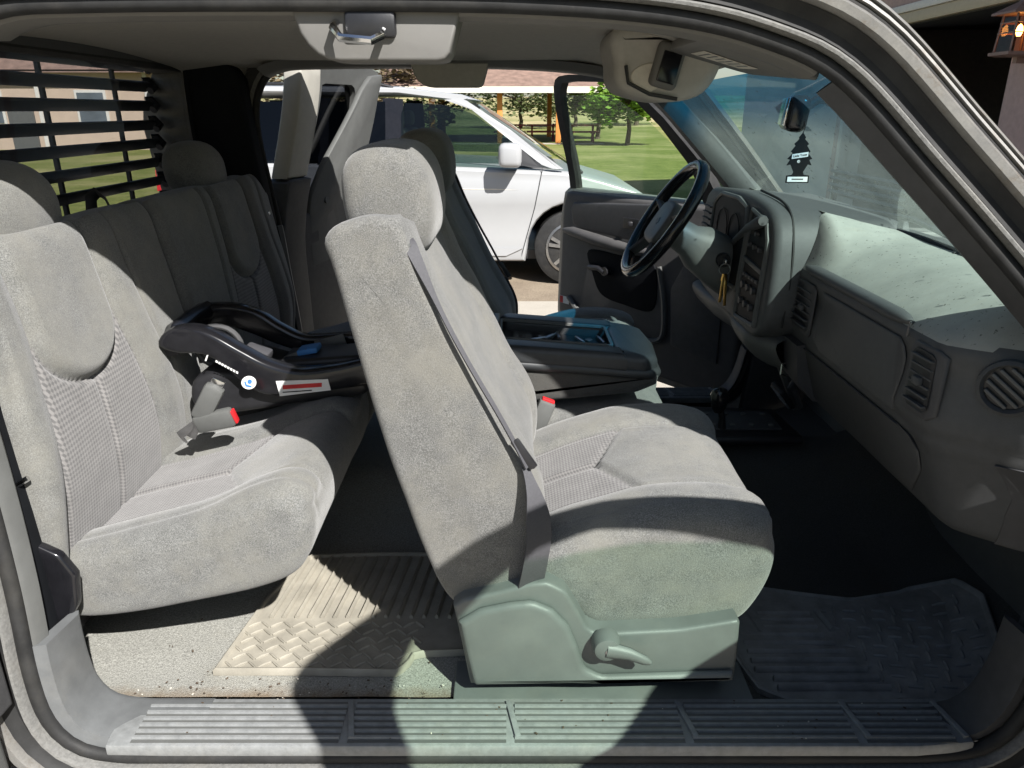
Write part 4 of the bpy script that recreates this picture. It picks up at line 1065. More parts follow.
# centre jump seat folded as armrest console
zl = lambda x: .503-.075*(x+.1)
m = MB(); m.prism([(-.10, .335), (-.10, .47), (.10, .455), (.26, .440), (.345, .434), (.366, .418), (.360, .388), (.31, .366), (.1, .345)], .728, 1.03, .022, fXZ, N=90, arc=5, nm=3); js = m.build('centre_armrest', 'cloth_dark2', truck, angle=60)
fl_ = lambda a, b, d: Vector((a, b, zl(a)+d))
m = MB(); m.prism([(-.10, .715), (.29, .715), (.345, .722), (.372, .75), (.378, .88), (.372, 1.0), (.345, 1.035), (.29, 1.042), (-.10, 1.042)], -.062, -.036, .012, lambda a, b, d: fl_(a, b, d-.004*sm(.2, .37, a)), N=110, arc=3); lid = m.build('armrest_lid', 'lid', js, angle=50)
for q0, q1 in ((.716, .788), (.968, 1.040)):
    m = MB(); m.prism([(-.02, q0), (.28, q0), (.28, q1), (-.02, q1), (-.035, (q0+q1)/2)], -.05, .0, .016, lambda a, b, d: fl_(a, b, d-.003*sm(.2, .37, a)), N=80, arc=5); m.build('arm_pad', 'lid', js, angle=70)
m = MB(); m.prism([(.255, .72), (.33, .724), (.362, .755), (.372, .88), (.362, 1.0), (.33, 1.032), (.255, 1.038)], -.055, -.002, .020, lambda a, b, d: fl_(a, b, d-.005*sm(.24, .37, a)), N=90, arc=5); m.build('arm_pad', 'lid', js, angle=70)
m = MB(); m.prism([(-.03, .785), (.258, .785), (.258, .97), (-.03, .97)], -.040, -.033, .0, fl_); m.build('tray_floor', 'black', js)
m = MB(); q = [fl_(a, b, -.004) for a, b in ((-.03, .79), (.252, .79), (.252, .965), (-.03, .965), (-.03, .79))]; m.tube(resample(q, 60), .005, 6); m.build('tray_rim', 'trim_mid', js)
m = MB(); m.prism([(-.12, .716), (-.03, .716), (-.03, 1.04), (-.12, 1.04)], -.06, -.004, .010, fl_, N=60, arc=3); m.build('hinge_cover', 'lid', js, angle=50)
zt = lambda x: zl(x)-.036
m = MB(); m.prism([(-.05, .20), (-.05, .30), (.15, .318), (.36, .330), (.40, .30), (.41, .24), (.38, .18)], .735, 1.02, .03, fXZ, N=80, arc=4, nm=3, smooth_poly=False); m.build('centre_cushion', 'cloth', js, angle=60)
# clutter in tray
cl = MB(); rnd = random.Random(5)
for k in range(9):
    x, y = rnd.uniform(.08, .24), rnd.uniform(.80, .93); a = rnd.uniform(0, 6.28); L = rnd.uniform(.01, .03)
    cl.tube([(x-L*math.cos(a), y-L*math.sin(a), zt(x)+.008+.004*rnd.random()), (x, y, zt(x)+.012), (x+L*math.cos(a), y+L*math.sin(a), zt(x)+.008+.006*rnd.random())], .004, 6)
for k in range(4):
    x, y = rnd.uniform(.1, .24), rnd.uniform(.81, .93); cl.tube([(x, y, zt(x)+.007), (x, y, zt(x)+.010)], .010, 12)
for k in range(3): cl.box((.04+k*.03, .85+.02*k, zt(0)+.009), (.05, .010, .006), .001, Matrix.Rotation(k*.5, 4, 'Z'))
o = cl.build('metal_clutter', 'steel', None, loc=(.16, .87, zt(.16))); tag(o, 'small pile of loose metal bits in the black console tray', 'clutter')

# ---- rear bench
def bench():
    cprof = [(-.848, .140), (-.866, .19), (-.850, .245), (-.72, .285), (-.58, .325), (-.47, .376), (-.412, .394), (-.376, .380), (-.358, .335), (-.374, .262), (-.43, .205), (-.60, .160), (-.78, .126)]
    root = MB(); root.box((-.64, .98, .10), (.30, 1.0, .10), .01); root.box((-.93, YC, .12), (.08, 1.40, .22), .02)
    base = root.build('bench_seat', 'black', truck)
    def sect(y0, y1, nmid, seams):
        yc, hw = (.415, .26) if seams else ((y0+y1)/2, (y1-y0)/2)
        def sx(t): return -.60+.14*abs(t)
        def disp(a, b, d, na, nb):
            t = (d-yc)/hw; o = 0
            if nb > .3 and seams:
                up = sm(.3, .6, nb)
                o += up*.014*sm(.45, .72, abs(t))*(1-.6*sm(.82, 1., abs(t)))
                o -= up*.008*math.exp(-((abs(t)-.55)*hw/.008)**2)
                if abs(t) < .55:
                    o -= up*.007*math.exp(-((a-sx(t))/.008)**2)
                    if a < sx(t): o -= up*.004+up*.007*math.exp(-(t*hw/.008)**2)
            o -= .003*math.exp(-((d-(y0+.055))/.005)**2)*sm(-.2, .3, nb)
            return o+.003*nz((a, d, b), 8)
        def insf(a, b, d, na, nb):
            t = (d-yc)/hw; return 1. if seams and nb > .35 and abs(t) < .54 and a < sx(t) else 0.
        m = MB(); m.prism(cprof, y0, y1, .036, fXZ, N=150, smooth_poly=True, arc=7, nm=nmid, capfan=True, side=.005, disp=disp, insf=insf); m.build('bench_cushion', 'cloth', base, angle=180)
    sect(.155, .775, 85, True); sect(.785, 1.60, 60, False)
    bprof = [(-.855, .215), (-.815, .235), (-.800, .30), (-.792, .40), (-.800, .50), (-.822, .62), (-.842, .73), (-.858, .80), (-.885, .825), (-.93, .825), (-.965, .80), (-.975, .70), (-.95, .45), (-.92, .28), (-.89, .22)]
    def back(y0, y1, yc, nmid, drv):
        def pan(y, z):
            if z > .65: return abs(y-yc)-.13
            return math.sqrt((y-yc)**2+((z-.65)*1.25)**2)-.13
        def disp(a, b, d, na, nb):
            o = 0
            if na > .3:
                up = sm(.3, .6, na); q = pan(d, b)
                o += up*.010*sm(0, -.03, q)
                o -= up*.010*math.exp(-(q/.008)**2)
                w = .13+.065*sm(.75, .3, b)
                e = abs(d-yc)-w
                if q > 0:
                    o += up*.016*sm(0., .05, e)
                    o -= up*.008*math.exp(-(e/.008)**2)
                    if e < 0: o -= up*.004+up*.007*math.exp(-((d-yc)/.008)**2)
                o -= up*.007*math.exp(-((abs(d-yc)-w-.09)/.008)**2)
            return o+.003*nz((a, d, b), 7)
        def insf(a, b, d, na, nb):
            q = pan(d, b); w = .13+.065*sm(.75, .3, b)
            return 1. if na > .3 and q > 0 and abs(d-yc) < w else 0.
        m = MB(); m.prism(bprof, y0, y1, .038, fXZ, N=300, smooth_poly=True, arc=7, nm=nmid, capfan=True, side=.010, disp=disp, insf=insf); m.build('bench_back', 'cloth', base, angle=180)
    back(.115, .785, .37, 190, False); back(.790, 1.63, 1.30, 170, True)
    for cy in (.40, 1.31):
        c = Vector((-.945, cy, .86)); rings = []
        for k in range(25):
            s_ = -1+2*k/24; f_ = max(.03, (1-abs(s_)**2.6)**.45 if abs(s_) < 1 else 0)
            rings.append([c+Vector((.068*f_*math.copysign(abs(math.cos(a))**.85, math.cos(a))-.01*math.sin(a), s_*.138, .085*f_*math.copysign(abs(math.sin(a))**.8, math.sin(a)))) for a in [2*math.pi*q/32 for q in range(32)]])
        m = MB(); m.loft(rings); m.build('headrest', 'cloth', base, angle=180)
    # seat-side hinge bracket
    m = MB(); m.prism(XZ([(22, 540), (58, 556), (75, 576), (77, 606), (66, 628), (48, 655), (35, 640)], .10), .10, .12, .006, fXZ, N=60, arc=3)
    m.prism(XZ([(32, 580), (46, 582), (50, 600), (46, 618), (36, 620)], .10), .085, .105, .006, fXZ, N=30, arc=3); m.build('hinge_bracket', 'gloss', base)
    m = MB(); a = P(10, 489, .105); m.tube([a, a+Vector((.02, -.005, .012)), a+Vector((.035, 0, .02))], .005, 6); m.build('fold_latch', 'chrome', base)
    # rear buckles
    for (p0, p1, mt) in (((200, 418), (216, 386), None), ((196, 424), (234, 416), 'red')):
        a, b = P(*p0, .50), P(*p1, .50); dv = (b-a).normalized()
        m = MB(); m.beam(a, b, .043, .026, .008, up=(0, 1, .2)); bu = m.build('buckle', 'trim_mid', base)
        if mt:
            m = MB(); m.beam(b-dv*.001, b+dv*.005, .032, .016, .002, up=(0, 1, .2)); m.build('buckle_button', 'red', base)
        else:
            m = MB(); m.beam(b-dv*.001, b+dv*.016, .028, .004, .001, up=(0, 1, .2)); m.build('latch_tongue', 'chrome', base)
        m = MB(); m.tube([a, a-dv*.03+Vector((-.01, 0, -.02)), a+Vector((-.04, .02, -.05))], .006, 6, flat=(1.6, .5)); m.build('buckle_strap', 'steel', base)
    return base
bs = bench(); tag(bs, 'grey cloth split rear bench seat')

# rear shoulder belt on the far corner trim
m = MB(); a, b = P(236, 135, 1.60), P(262, 212, 1.58)
m.beam(a, b, .047, .003, up=(.4, -1, 0)); m.build('rear_belt', 'belt', truck)
m = MB(); m.beam(P(253, 214, 1.565), P(270, 214, 1.565), .012, .02, .003); m.beam(P(259, 214, 1.565), P(260, 232, 1.565), .004, .018, .002, up=(0, 1, 0)); m.build('belt_tongue', 'chrome', truck)
m = MB(); m.tube([P(247, 112, 1.62), P(247, 112, 1.59)], .018, 14); m.build('coat_hook', 'trim_mid', truck)

# ---- rear window ledge strap
m = MB(); m.tube([(-1.02, .84, .79), (-1.015, .84, .83), (-.995, .835, .845), (-.975, .83, .83), (-.965, .83, .80)], .009, 6, flat=(1.6, .3)); m.build('seat_pull_strap', 'black', truck)

# ================================================================== DOORS
def front_door(side, H, phi):
    hx, hy = H; D = Vector((-math.cos(R(phi)), math.sin(R(phi))*(1 if side else -1), 0)); INN = Vector((-D.y, D.x, 0))
    if (INN.y > 0) == bool(side): INN = -INN
    # INN points to the interior side of the door
    def fn(u, z, d):
        k = .10*sm(.66, 1.16, z)      # tumblehome leans the frame inward
        return Vector((hx, hy, 0))+D*u+INN*(d+k)+Vector((0, 0, z))
    tagp = lambda o: o
    BZ = .69 if side else .645
    outer = [(.0, -.10), (.0, .60), (.12, BZ), (1.11, BZ), (1.14, .55), (1.15, .1), (1.12, -.04), (1.05, -.10)]
    m = MB(); m.prism(outer, -.09, .0, .015, fn, N=90, arc=2); d = m.build('door', 'paint', truck, angle=40)
    frame = [(.05, .64), (.13, .74), (.22, .80), (.32, .87), (.43, .965), (.54, 1.06), (.66, 1.125), (.80, 1.16), (.95, 1.165), (1.08, 1.165), (1.13, 1.12), (1.14, .9), (1.13, .64)] if not side else [(.22, .68), (.32, .85), (.47, 1.0), (.60, 1.10), (.72, 1.16), (1.0, 1.172), (1.08, 1.165), (1.096, 1.12), (1.09, .9), (1.075, .68)]
    inner = [(.31, .69), (.375, .83), (.50, .97), (.63, 1.075), (.74, 1.135), (1.0, 1.145), (1.045, 1.14), (1.062, 1.10), (1.055, .9), (1.04, .69)] if side else [(.20, .645), (.36, .815), (.50, .955), (.62, 1.065), (.74, 1.105), (.84, 1.09), (.93, 1.05), (1.0, 1.0), (1.02, .95), (1.02, .80), (1.02, .645)]
    n = len(frame); m = MB()
    fo, fi = resample([Vector((*p, 0)) for p in frame], 50), resample([Vector((*p, 0)) for p in inner], 50)
    m.grid([[fn(a.x, a.y, -.055), fn(a.x, a.y, -.005), fn(b.x, b.y, -.010), fn(b.x, b.y, -.05)] for a, b in zip(fo, fi)], closed_u=True); m.build('window_frame', 'rubber' if side else 'black', d, angle=40)
    m = MB(); rows = []
    for k in range(9):
        z = lerp(BZ-.02, 1.09, k/8)
        u0 = .24 if z < .69 else (lerp(.24, .38, (z-.69)/.14) if z < .83 else (lerp(.38, .60, (z-.83)/.17) if z < 1.0 else lerp(.60, .78, min(1, (z-1.0)/.09))))
        rows.append([fn(lerp(u0-.01, 1.06, q/8), z, -.032) for q in range(9)])
    m.grid(rows); m.build('window_glass', 'greenglass', d)
    # interior trim
    panel = [(.06, -.03), (.05, .45), (.12, BZ-.06), (.20, BZ-.01), (1.06, BZ-.01), (1.085, .60), (1.10, .12), (1.06, .0), (.9, -.06), (.2, -.06)]
    m = MB(); m.prism(panel, -.004, .035, .018, fn, N=100, arc=3); tp = m.build('trim_panel', 'trim_door', d, angle=50)
    if not side:                                   # unseen folding door mirror, added to shade the front seat cushion
        m = MB(); m.prism([(.10, .72), (.10, .98), (.14, 1.03), (.26, 1.03), (.30, .98), (.30, .74), (.26, .70), (.14, .70)], -.26, -.17, .03, fn, N=60, arc=3); mr_ = m.build('side_mirror', 'black', d)
        m = MB(); m.tube([fn(.16, .70, -.06), fn(.17, .74, -.12), fn(.19, .78, -.18)], .025, 8); m.build('mirror_arm', 'black', mr_)
        return d
    m = MB(); m.prism([(.35, .665), (.50, .67), (1.0, .635), (1.02, .60), (1.0, .535), (.94, .52), (.50, .50), (.42, .58)], .030, .043, .010, fn, N=80, arc=3); m.build('door_insert', 'trim_dark', d, angle=50)
    m = MB(); m.prism([(.59, .555), (.59, .60), (.68, .60), (.68, .555)], .040, .047, .003, fn); m.box(fn(.635, .578, .050), (.02, .02, .02), .004); m.build('window_switch', 'black', d)
    m = MB()   # armrest roll
    m.tube([fn(1.07, .50, .030), fn(1.0, .502, .042), fn(.85, .488, .050), (fn(.7, .475, .050)), fn(.58, .468, .045), fn(.48, .475, .034)], [.012, .022, .026, .025, .02, .010], 12, flat=(1.0, 1.0)); m.build('armrest', 'trim_door', d)
    m = MB(); m.prism([(.895, .43), (.70, .435), (.52, .44), (.475, .33), (.50, .225), (.65, .22), (.80, .24), (.865, .33)], .033, .040, .006, fn, N=60, arc=2, smooth_poly=True); m.build('pull_pocket', 'trim_black', d)
    m = MB(); m.tube([fn(.86, .36, .04), fn(.86, .36, .06), fn(.80, .365, .065), fn(.77, .35, .06)], [.016, .014, .012, .012], 10); m.tube([fn(.765, .355, .04), fn(.765, .355, .066)], .020, 14); m.build('inner_handle', 'black', d)
    m = MB()   # map-pocket edge sweeping to the hinge
    m.tube(cr_open([fn(1.02, .19, .04), fn(.93, .135, .05), (fn(.80, .11, .055)), fn(.60, .10, .055), fn(.47, .10, .05), fn(.42, .14, .045), fn(.43, .28, .042), fn(.47, .42, .04)], 40), .012, 8); m.build('pocket_edge', 'trim_mid', d)
    m = MB(); m.prism([(.14, .08), (.14, .34), (.20, .45), (.34, .45), (.40, .34), (.38, .10)], .033, .042, .006, fn, N=60, arc=2); m.build('speaker_panel', 'trim_dark', d)
    m = MB(); m.prism([(1.02, .150), (1.02, .185), (1.085, .185), (1.085, .150)], .033, .0365, .0, fn); st = m.build('warning_sticker', 'white', d)
    m = MB(); m.prism([(1.062, .151), (1.062, .184), (1.084, .184), (1.084, .151)], .036, .0372, .0, fn); m.build('sticker_mark', 'redink', d)
    return d
dd = front_door(1, (.93, 1.72), 52); tag(dd, "open driver door")
pdoor = front_door(0, (.96, -.02), 55.5); tag(pdoor, 'open front passenger door')
def rear_door(side, H, phi, W=.55):
    hx, hy = H; D = Vector((math.cos(R(phi)), math.sin(R(phi))*(1 if side else -1), 0)); INN = Vector((math.sin(R(phi)), -math.cos(R(phi))*(1 if side else -1), 0))
    def fn(u, z, d):
        k = .155*sm(.5, 1.22, z)+.0*u
        return Vector((hx, hy, 0))+D*u+INN*(d+k)+Vector((0, 0, z))
    m = MB(); m.prism([(0, -.10), (0, .66), (W, .66), (W, -.10)], -.07, .0, .012, fn, N=70, arc=2); d = m.build('door', 'paint', truck, angle=40)
    fo = [(.0, .65), (.02, .95), (.06, 1.17), (W-.05, 1.19), (W+.04, 1.17), (W+.01, 1.08), (W, .65)]; fi = [(.13, .70), (.15, .92), (.17, 1.12), (W-.15, 1.12), (W-.13, 1.10), (W-.12, 1.05), (W-.10, .70)]
    fo, fi = resample([Vector((*p, 0)) for p in fo], 40), resample([Vector((*p, 0)) for p in fi], 40)
    m = MB(); m.grid([[fn(a.x, a.y, -.05), fn(a.x, a.y, .01), fn(b.x, b.y, .0), fn(b.x, b.y, -.045)] for a, b in zip(fo, fi)], closed_u=True); m.build('window_frame', 'trim_mid', d, angle=40)
    m = MB(); m.grid([[fn(u, z, -.02) for u in (.12, .3, W-.10)] for z in (.66, .9, 1.13)]); m.build('window_glass', 'darkglass', d)
    m = MB(); m.prism([(.02, -.06), (.02, .66), (W-.02, .66), (W-.02, -.06)], -.004, .03, .015, fn, N=60, arc=3); m.build('trim_panel', 'trim_dark' if side else 'trim_mid', d, angle=50)
    m = MB(); m.prism([(-.012, .80), (-.012, 1.165), (.12, 1.172), (.12, .80)], -.045, .024, .008, fn, N=60, arc=3); m.build('upper_trim', 'cream', d, angle=50)
    m = MB(); m.prism([(-.014, .10), (-.014, .797), (.14, .797), (.15, .10)], -.068, .034, .010, fn, N=60, arc=3); m.build('lower_trim', 'trim_dark', d, angle=50)
    m = MB(); m.prism([(.19, .30), (.165, .72), (.22, .84), (W-.13, 1.10), (W-.06, 1.155), (W+.045, 1.165), (W+.015, 1.08), (W, .80), (W-.01, .30)], .004, .030, .008, fn, N=80, arc=2); m.tube([fn(.26, .70, .028), fn(.26, .70, .045)], .014, 12); m.build('latch_trim', 'trim_mid', d)
    return d
rd = rear_door(1, (-.87, 1.76), 73); tag(rd, 'open rear driver side door')
rp = rear_door(0, (-.862, -.03), 93); tag(rp, 'open rear passenger door')

# ================================================================== upper fittings
# sun visor
VC = [Vector((.29, .225, 1.143)), Vector((.325, .69, 1.158)), Vector((.50, .69, 1.112)), Vector((.475, .225, 1.084))]
def visp(a, b, d):
    p = VC[0].lerp(VC[3], a).lerp(VC[1].lerp(VC[2], a), b); return p+Vector((-.2, 0, -1)).normalized()*d
m = MB(); m.prism([(0.0, .03), (.0, .92), (.12, 1.0), (.88, 1.0), (1., .92), (1., .03), (.9, .0), (.1, .0)], -.004, .013, .008, visp, N=70, arc=3, smooth_poly=False); vs = m.build('sun_visor', 'beige', truck, angle=50)
m = MB(); m.prism([(.18, .42), (.18, .74), (.72, .74), (.72, .42)], .0132, .0138, 0, visp); vl = m.build('visor_label', 'fascia', vs)
m = MB()
for k in range(6): m.prism([(.24+k*.075, .45), (.24+k*.075, .71-.04*(k % 3)), (.265+k*.075, .71-.04*(k % 3)), (.265+k*.075, .45)], .0139, .0142, 0, visp)
m.build('label_lines', 'trim_mid', vs)
VD = [mir(v) for v in VC]
m = MB(); m.prism([(0.0, .03), (.0, .92), (.12, 1.0), (.88, 1.0), (1., .92), (1., .03), (.9, .0), (.1, .0)], -.004, .013, .008, lambda a, b, d: mir(visp(a, b, d)), N=70, arc=3); m.build('sun_visor', 'beige', truck, angle=50)
# overhead console
oc = [(.232, 1.20), (.222, 1.12), (.235, 1.075), (.285, 1.055), (.345, 1.046), (.405, 1.056), (.44, 1.085), (.46, 1.14), (.46, 1.20)]
m = MB(); m.prism(oc, .745, .995, .03, fXZ, N=70, smooth_poly=True, arc=5, nm=4); ohc = m.build('overhead_console', 'headliner', truck, angle=60)
dc = P(667, 66, .735); drot = Matrix.Rotation(R(14), 4, 'Y') @ Matrix.Rotation(R(10), 4, 'Z')
m = MB(); m.box(dc, (.062, .03, .092), .012, drot, seg=3); m.build('display_frame', 'beige', ohc)
m = MB(); m.box(dc+Vector((.002, -.0145, -.004)), (.042, .006, .062), .004, drot); m.build('display_screen', 'gloss', ohc)
m = MB(); m.prism([(.30, 1.065), (.262, 1.085), (.262, 1.11), (.30, 1.125), (.34, 1.105)], .742, .75, .003, fXZ, N=40, smooth_poly=True); m.build('reading_lamp', 'fascia', ohc)
m = MB(); m.tube([(.245, .741, 1.12), (.252, .741, 1.085), (.30, .741, 1.062), (.36, .741, 1.052)], .004, 6); m.build('lamp_groove', 'black', ohc)
# dome recess ring on the headliner
m = MB(); c = Vector((-.45, .36, hz(-.45, .36)-.002)); 
# mirror
mc = Vector((.655, .84, 1.022)); mrot = Matrix.Rotation(R(-15), 4, 'Z') @ Matrix.Rotation(R(6), 4, 'Y')
m = MB(); m.box(mc, (.048, .215, .078), .018, mrot, seg=4); mm = m.build('rear_view_mirror', 'gloss', truck)
m = MB(); m.box(mc+mrot.to_3x3() @ Vector((-.0235, 0, .002)), (.004, .195, .060), .002, mrot, seg=2); m.build('mirror_glass', 'mirror', mm)
m = MB(); m.tube([mc+Vector((.02, 0, .01)), mc+Vector((.05, .0, .03)), mc+Vector((.075, 0, .035))], [.012, .010, .016], 10); m.box(mc+Vector((.085, 0, .04)), (.02, .04, .05), .006); m.build('mirror_mount', 'black', mm)
# air freshener
ac = P(800, 158, .735)
fr_ = empty('air_freshener', (ac.x, .735, ac.z), 'black tree shaped paper air freshener hanging below the rear view mirror', 'air freshener')
tz = [(-.008, -.052), (.010, -.052)]
half = [(.000, .050), (.007, .040), (.006, .036), (.015, .026), (.012, .022), (.020, .010), (.016, .006), (.026, -.006), (.020, -.008), (.026, -.020), (.018, -.018), (.012, -.030), (.010, -.034), (.012, -.040), (.024, -.042), (.024, -.058)]
poly = half+[(-a, b) for a, b in reversed(half[1:])]
ft = lambda a, b, d: Vector((ac.x+a*1.08, .735+d, ac.z+b+.004))
m = MB(); m.prism(poly, 0, .0016, 0, ft); m.build('tree_card', 'void', fr_, smooth=False)
m = MB(); m.prism([(-.017, -.006), (.016, -.001), (.016, .009), (-.017, .004)], -.0006, -.0001, 0, ft); l1_ = m.build('name_label', 'white', fr_)
m = MB(); m.prism([(-.021, -.0445), (.021, -.0445), (.021, -.0555), (-.021, -.0555)], -.0006, -.0001, 0, ft); l2_ = m.build('scent_label', 'white', fr_)
RX = Matrix.Rotation(R(90), 3, 'X')
text('Little Trees', .0066, ft(-.0005, .0015, -.0009), Matrix.Rotation(R(-8.5), 3, 'Y') @ RX, 'ink', l1_)
m = MB(); m.prism([(-.012, -.0485), (.012, -.0485), (.012, -.0512), (-.012, -.0512)], -.0009, -.0007, 0, ft); m.build('label_lines', 'trim_mid', l2_)
m = MB(); m.tube([ft(-.002, -.0115, -.0005), ft(-.002, -.0115, .0002)], .0035, 10); m.build('white_dot', 'white', fr_)
m = MB(); m.tube([ft(0, .048, .0008), ft(.003, .060, .0008), ft(.0, .075, .0008)], .0012, 5); m.build('string', 'black', fr_)

# ================================================================== louvre rack behind the cab
rk = MB(); zs = [.755, .815, .872, .930, .985, 1.042, 1.098, 1.155]
for z in zs:
    rk.box((-1.145, .92, z), (.012, 1.20, .034), .004, Matrix.Rotation(R(38), 4, 'Y'))
    rk.tube([(-1.13, 1.50, z-.012), (-1.125, 1.52, z), (-1.14, 1.52, z+.018), (-1.155, 1.51, z+.016)], .012, 8)
rack = rk.build('louvre_rack', 'black', truck)
m = MB()
for y in (.62, .98, 1.34): m.box((-1.162, y, .95), (.012, .012, .46), .002)
m.build('rack_upright', 'trim_dark', rack)
m = MB(); m.beam((-1.15, 1.66, .70), (-1.12, 1.60, 1.20), .05, .065, .006); m.build('rack_post', 'whitetrim', rack)
m = MB(); m.beam((-1.14, 1.612, .70), (-1.105, 1.555, 1.18), .012, .012, .003); m.build('rack_edge', 'whitetrim', rack)
# truck bed sides behind the rack
m = MB()
for y in (.0, 1.74): m.box((-2.3, y, .15), (2.1, .10, .75), .02)
m.box((-2.3, YC, -.15), (2.1, 1.64, .06)); m.box((-3.33, YC, .15), (.06, 1.84, .75), .02); m.build('truck_bed', 'paint', truck)

# ================================================================== floor mats
def mat_mesh(poly, name, mat, label, ribs, studs, rim=.010):
    m = MB(); pts = resample([Vector((*p, 0)) for p in poly], 90, True)
    zf = lambda x, y: floorz(x, y)-.006
    bm = m.bm
    # triangulated sheet following the floor
    outer = [Vector((p.x, p.y, zf(p.x, p.y))) for p in pts]; cen = sum(pts, Vector())/90
    rings = [[Vector((q.x, q.y, zf(q.x, q.y)+dz)) for q in [cen.lerp(p, f) for p in pts]] for f, dz in ((1.0, -.004), (1.0, .008), (.985, .012), (.965, .011), (.955, .005))+tuple((.955*k/16, .005) for k in range(15, 0, -1))]
    m.loft(rings)
    for a, b, w, h in ribs:
        a, b = Vector((*a, 0)), Vector((*b, 0)); n = 7; path = [a.lerp(b, i/(n-1)) for i in range(n)]
        m.tube([Vector((p.x, p.y, zf(p.x, p.y)+.005)) for p in path], w/2, 6, flat=(h*4.6/w, 1.0), up=(0, 0, 1))
    for (x, y, ang, L, w) in studs:
        dx, dy = math.cos(ang)*L/2, math.sin(ang)*L/2
        m.tube([Vector((x+dx*k, y+dy*k, zf(x+dx*k, y+dy*k)+.0065)) for k in (-1, 0, 1)], [w*.3, w/2, w*.3], 6, flat=(1.7, 1.), up=(0, 0, 1))
    o = m.build(name, mat, None, angle=40, loc=(cen.x, cen.y, zf(cen.x, cen.y)-.004)); tag(o, label, 'floor mat', 'rubber floor mats')
    return o
polyR = [(-.585, .172), (-.40, .172), (-.225, .168), (-.205, .19), (-.195, .222), (-.05, .23), (-.03, .40), (-.04, .58), (-.30, .585), (-.50, .575), (-.555, .40)]
ribs = [((-.520+k*.0275, .335), (-.496+k*.0275, .56), .009, .005) for k in range(17)]
studs = []
for i in range(16):
    for j in range(6):
        x = -.560+i*.0235+(j % 2)*.0117; y = .190+j*.0245
        if x > -.215 and y < .25: continue
        studs.append((x, y, R(38) if (i+j) % 2 else R(-42), .026, .0048))
mat_mesh(polyR, 'floor_mat', 'mat_rear', 'dusty tan rubber floor mat in the rear footwell', ribs, studs)
polyF = [(.455, .40), (.462, .26), (.490, .185), (.55, .148), (.70, .140), (.76, .152), (.82, .150), (.90, .128), (.955, .14), (1.0, .20), (1.07, .42), (1.05, .49), (.95, .51), (.80, .475), (.68, .50), (.56, .53), (.465, .53)]
ribsF = [((.50+(.03 if k < 2 else 0), .185+k*.026), (.735-k*.012+.02, .185+k*.026), .011, .006) for k in range(7)]+[((.56, .37+k*.024), (.68, .37+k*.024), .010, .005) for k in range(3)]+[((.545, .35), (.53, .45), .014, .006), ((.71, .36), (.70, .43), .014, .006)]
studs = []
for i in range(10):
    for j in range(9):
        x = .74+i*.034+(j % 2)*.017-j*.004; y = .190+j*.030
        if x > 1.02: continue
        if x < .755-(y-.18)*.35: continue
        studs.append((x, y, R(80) if (i+j) % 2 else R(-8), .028, .0065))
mat_mesh(polyF, 'floor_mat', 'mat_front', 'black rubber floor mat in the front passenger footwell', ribsF, studs)

# ================================================================== infant seat base on the bench
ib_ = empty('infant_seat_base', (-.56, .72, .36), 'black plastic infant car seat base strapped on the rear bench', 'car seat base')
YN, YF = .58, .86
near = XZ([(157, 347), (160, 336), (172, 329), (192, 328), (213, 335), (240, 350), (268, 364), (300, 371), (335, 367), (372, 360), (380, 372), (376, 384), (335, 391), (300, 396), (278, 397), (258, 394), (240, 383), (222, 367), (203, 356), (175, 354)], YN)
m = MB(); m.prism(near, YN, YN+.05, .012, fXZ, N=90, smooth_poly=True, arc=4); m.build('side_rail', 'gloss', ib_, angle=60)
far = XZ([(185, 320), (188, 308), (202, 302), (235, 301), (262, 308), (285, 322), (310, 332), (350, 330), (372, 330), (372, 345), (320, 350), (285, 342), (255, 330), (225, 322), (200, 330)], YF)
m = MB(); m.prism(far, YF-.04, YF, .012, fXZ, N=90, smooth_poly=True, arc=4); m.build('side_rail', 'gloss', ib_, angle=60)
m = MB(); m.prism([(-.72, .36), (-.74, .44), (-.66, .47), (-.52, .44), (-.36, .46), (-.34, .41), (-.5, .385)], YN+.03, YF-.02, .02, fXZ, N=60, smooth_poly=True); m.build('shell', 'black', ib_, angle=60)
m = MB(); m.prism([(-.56, .43), (-.55, .475), (-.35, .49), (-.35, .43)], .66, .78, .012, fXZ, N=40, arc=3); m.build('adjuster_box', 'black', ib_)
m = MB(); m.tube([(-.77, YN+.03, .53), (-.785, .66, .54), (-.785, .78, .545), (-.77, YF-.02, .55)], .028, 10, flat=(1., .8)); m.build('cross_bar', 'gloss', ib_)
m = MB(); lo = [Vector((-.72, .60+.10*(1-math.cos(a))/1.0, .515)) for a in ()]
m.tube([Vector((-.70+.055*math.cos(a), .70, .50+.05*math.sin(a))) for a in [2*math.pi*q/24 for q in range(19)]], .007, 8); m.build('release_loop', 'trim_dark', ib_)
m = MB(); m.box((-.60, .66, .485), (.06, .06, .05), .008, Matrix.Rotation(R(20), 4, 'Y')); m.build('lock_off', 'belt', ib_)
m = MB(); m.box((-.49, .72, .487), (.05, .05, .014), .004, Matrix.Rotation(R(-10), 4, 'Y')); m.build('level_tag', 'blueink', ib_)
for nm_, px0, px1, w, yy in (('grey_tag', (285, 360), (308, 352), .018, .70), ('grey_tag', (316, 347), (345, 339), .03, .80)):
    a, b = P(*px0, yy), P(*px1, yy); m = MB(); m.beam(a, b, .004, w, .001, up=(0, 0, 1)); m.build(nm_, 'trim_mid', ib_)
def onrail(pxs, name, mat, parent, d=.0008, sp=False, lift=0.):
    m = MB(); m.prism(XZ(pxs, YN), YN-.0006-lift-d, YN-.0004-lift, 0, fXZ, N=0 if not sp else 24, smooth_poly=sp); return m.build(name, mat, parent)
lab = onrail([(276, 381), (328, 379), (331, 390), (280, 396)], 'warning_label', 'white', ib_)
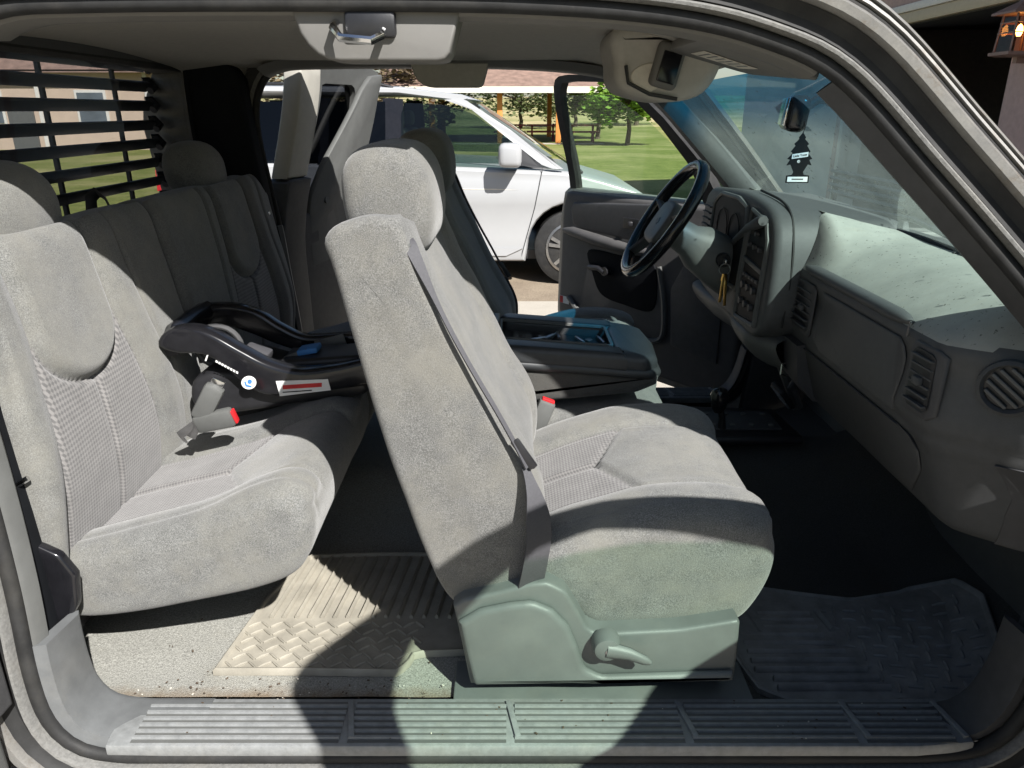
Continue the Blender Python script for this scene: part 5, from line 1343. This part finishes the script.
onrail([(283, 385), (322, 382.5), (322, 386.5), (283, 389)], 'label_band', 'redink', lab, lift=.001)
onrail([(283, 391.5), (312, 389.5), (312, 390.5), (283, 392.5)], 'label_lines', 'ink', lab, lift=.001)
cx_, cy_ = 249, 382.5
em = onrail([(cx_+7.5*math.cos(a), cy_+6.6*math.sin(a)) for a in [2*math.pi*q/12 for q in range(12)]], 'round_emblem', 'white', ib_, sp=True)
onrail([(cx_+1+2.2*math.cos(a), cy_-1.2+2.2*math.sin(a)) for a in [2*math.pi*q/8 for q in range(8)]], 'emblem_figure', 'blueink', em, sp=True, lift=.001)
onrail([(cx_-4.5, cy_-1), (cx_-3, cy_+3.5), (cx_+3, cy_+4.5), (cx_+2.5, cy_+3), (cx_-2, cy_+2), (cx_-3.2, cy_-1.6)], 'emblem_figure', 'blueink', em, lift=.001)
m = MB()
for k in range(8):
    x0 = 216+k*2.9; y0 = 360+k*1.55
    m.prism(XZ([(x0, y0), (x0+2.1, y0+1.1), (x0+1.7, y0+3.0), (x0-.4, y0+1.9)], YN), YN-.0012, YN-.0004, 0, fXZ)
m.build('raised_lettering', 'white', ib_)
onrail([(207, 355), (208.5, 355), (206.5, 361), (205, 360.5)], 'white_mark', 'white', ib_)

# ================================================================== grit and leaf crumbs on the floor and sill
m = MB(); rnd = random.Random(11)
for k in range(150):
    if k < 95: x, y = rnd.uniform(-.72, -.12), rnd.choice((rnd.uniform(.105, .16), rnd.uniform(.12, .34))); z = floorz(x, y)-.006
    else: x, y = rnd.uniform(-.65, .75), rnd.uniform(.0, .09); z = .006
    r = rnd.uniform(.0008, .0026); a = rnd.uniform(0, 3.1)
    m.box((x, y, z+r*.3), (r*2.2, r*1.2, r*.7), 0, Matrix.Rotation(a, 4, 'Z'), 0 if k % 5 else 1)
o = m.build('floor_grit', ['bark', 'fascia'], None, loc=(-.4, .15, 0)); tag(o, 'scattered grit and leaf crumbs on the carpet and door sill', 'grit', None, 'stuff')
# roof rails and rear lamp of the van
for s_ in (0, 1):
    yv = VY0+.24 if s_ == 0 else VY1-.24
    m = MB(); m.tube([(-2.85, yv, 1.205), (-2.75, yv, 1.245), (-1.2, yv, 1.25), (-1.05, yv, 1.215)], .013, 8); m.build('roof_rail', 'black', van)
    vside([(-3.165, .35), (-3.15, .75), (-3.08, .75), (-3.08, .35)], 'tail_lamp', 'red', .001, .014, (s_,))
    vside([(-2.5, .40), (.05, .365), (.05, .358), (-2.5, .392)], 'body_crease', 'fascia', .0, .002, (s_,))
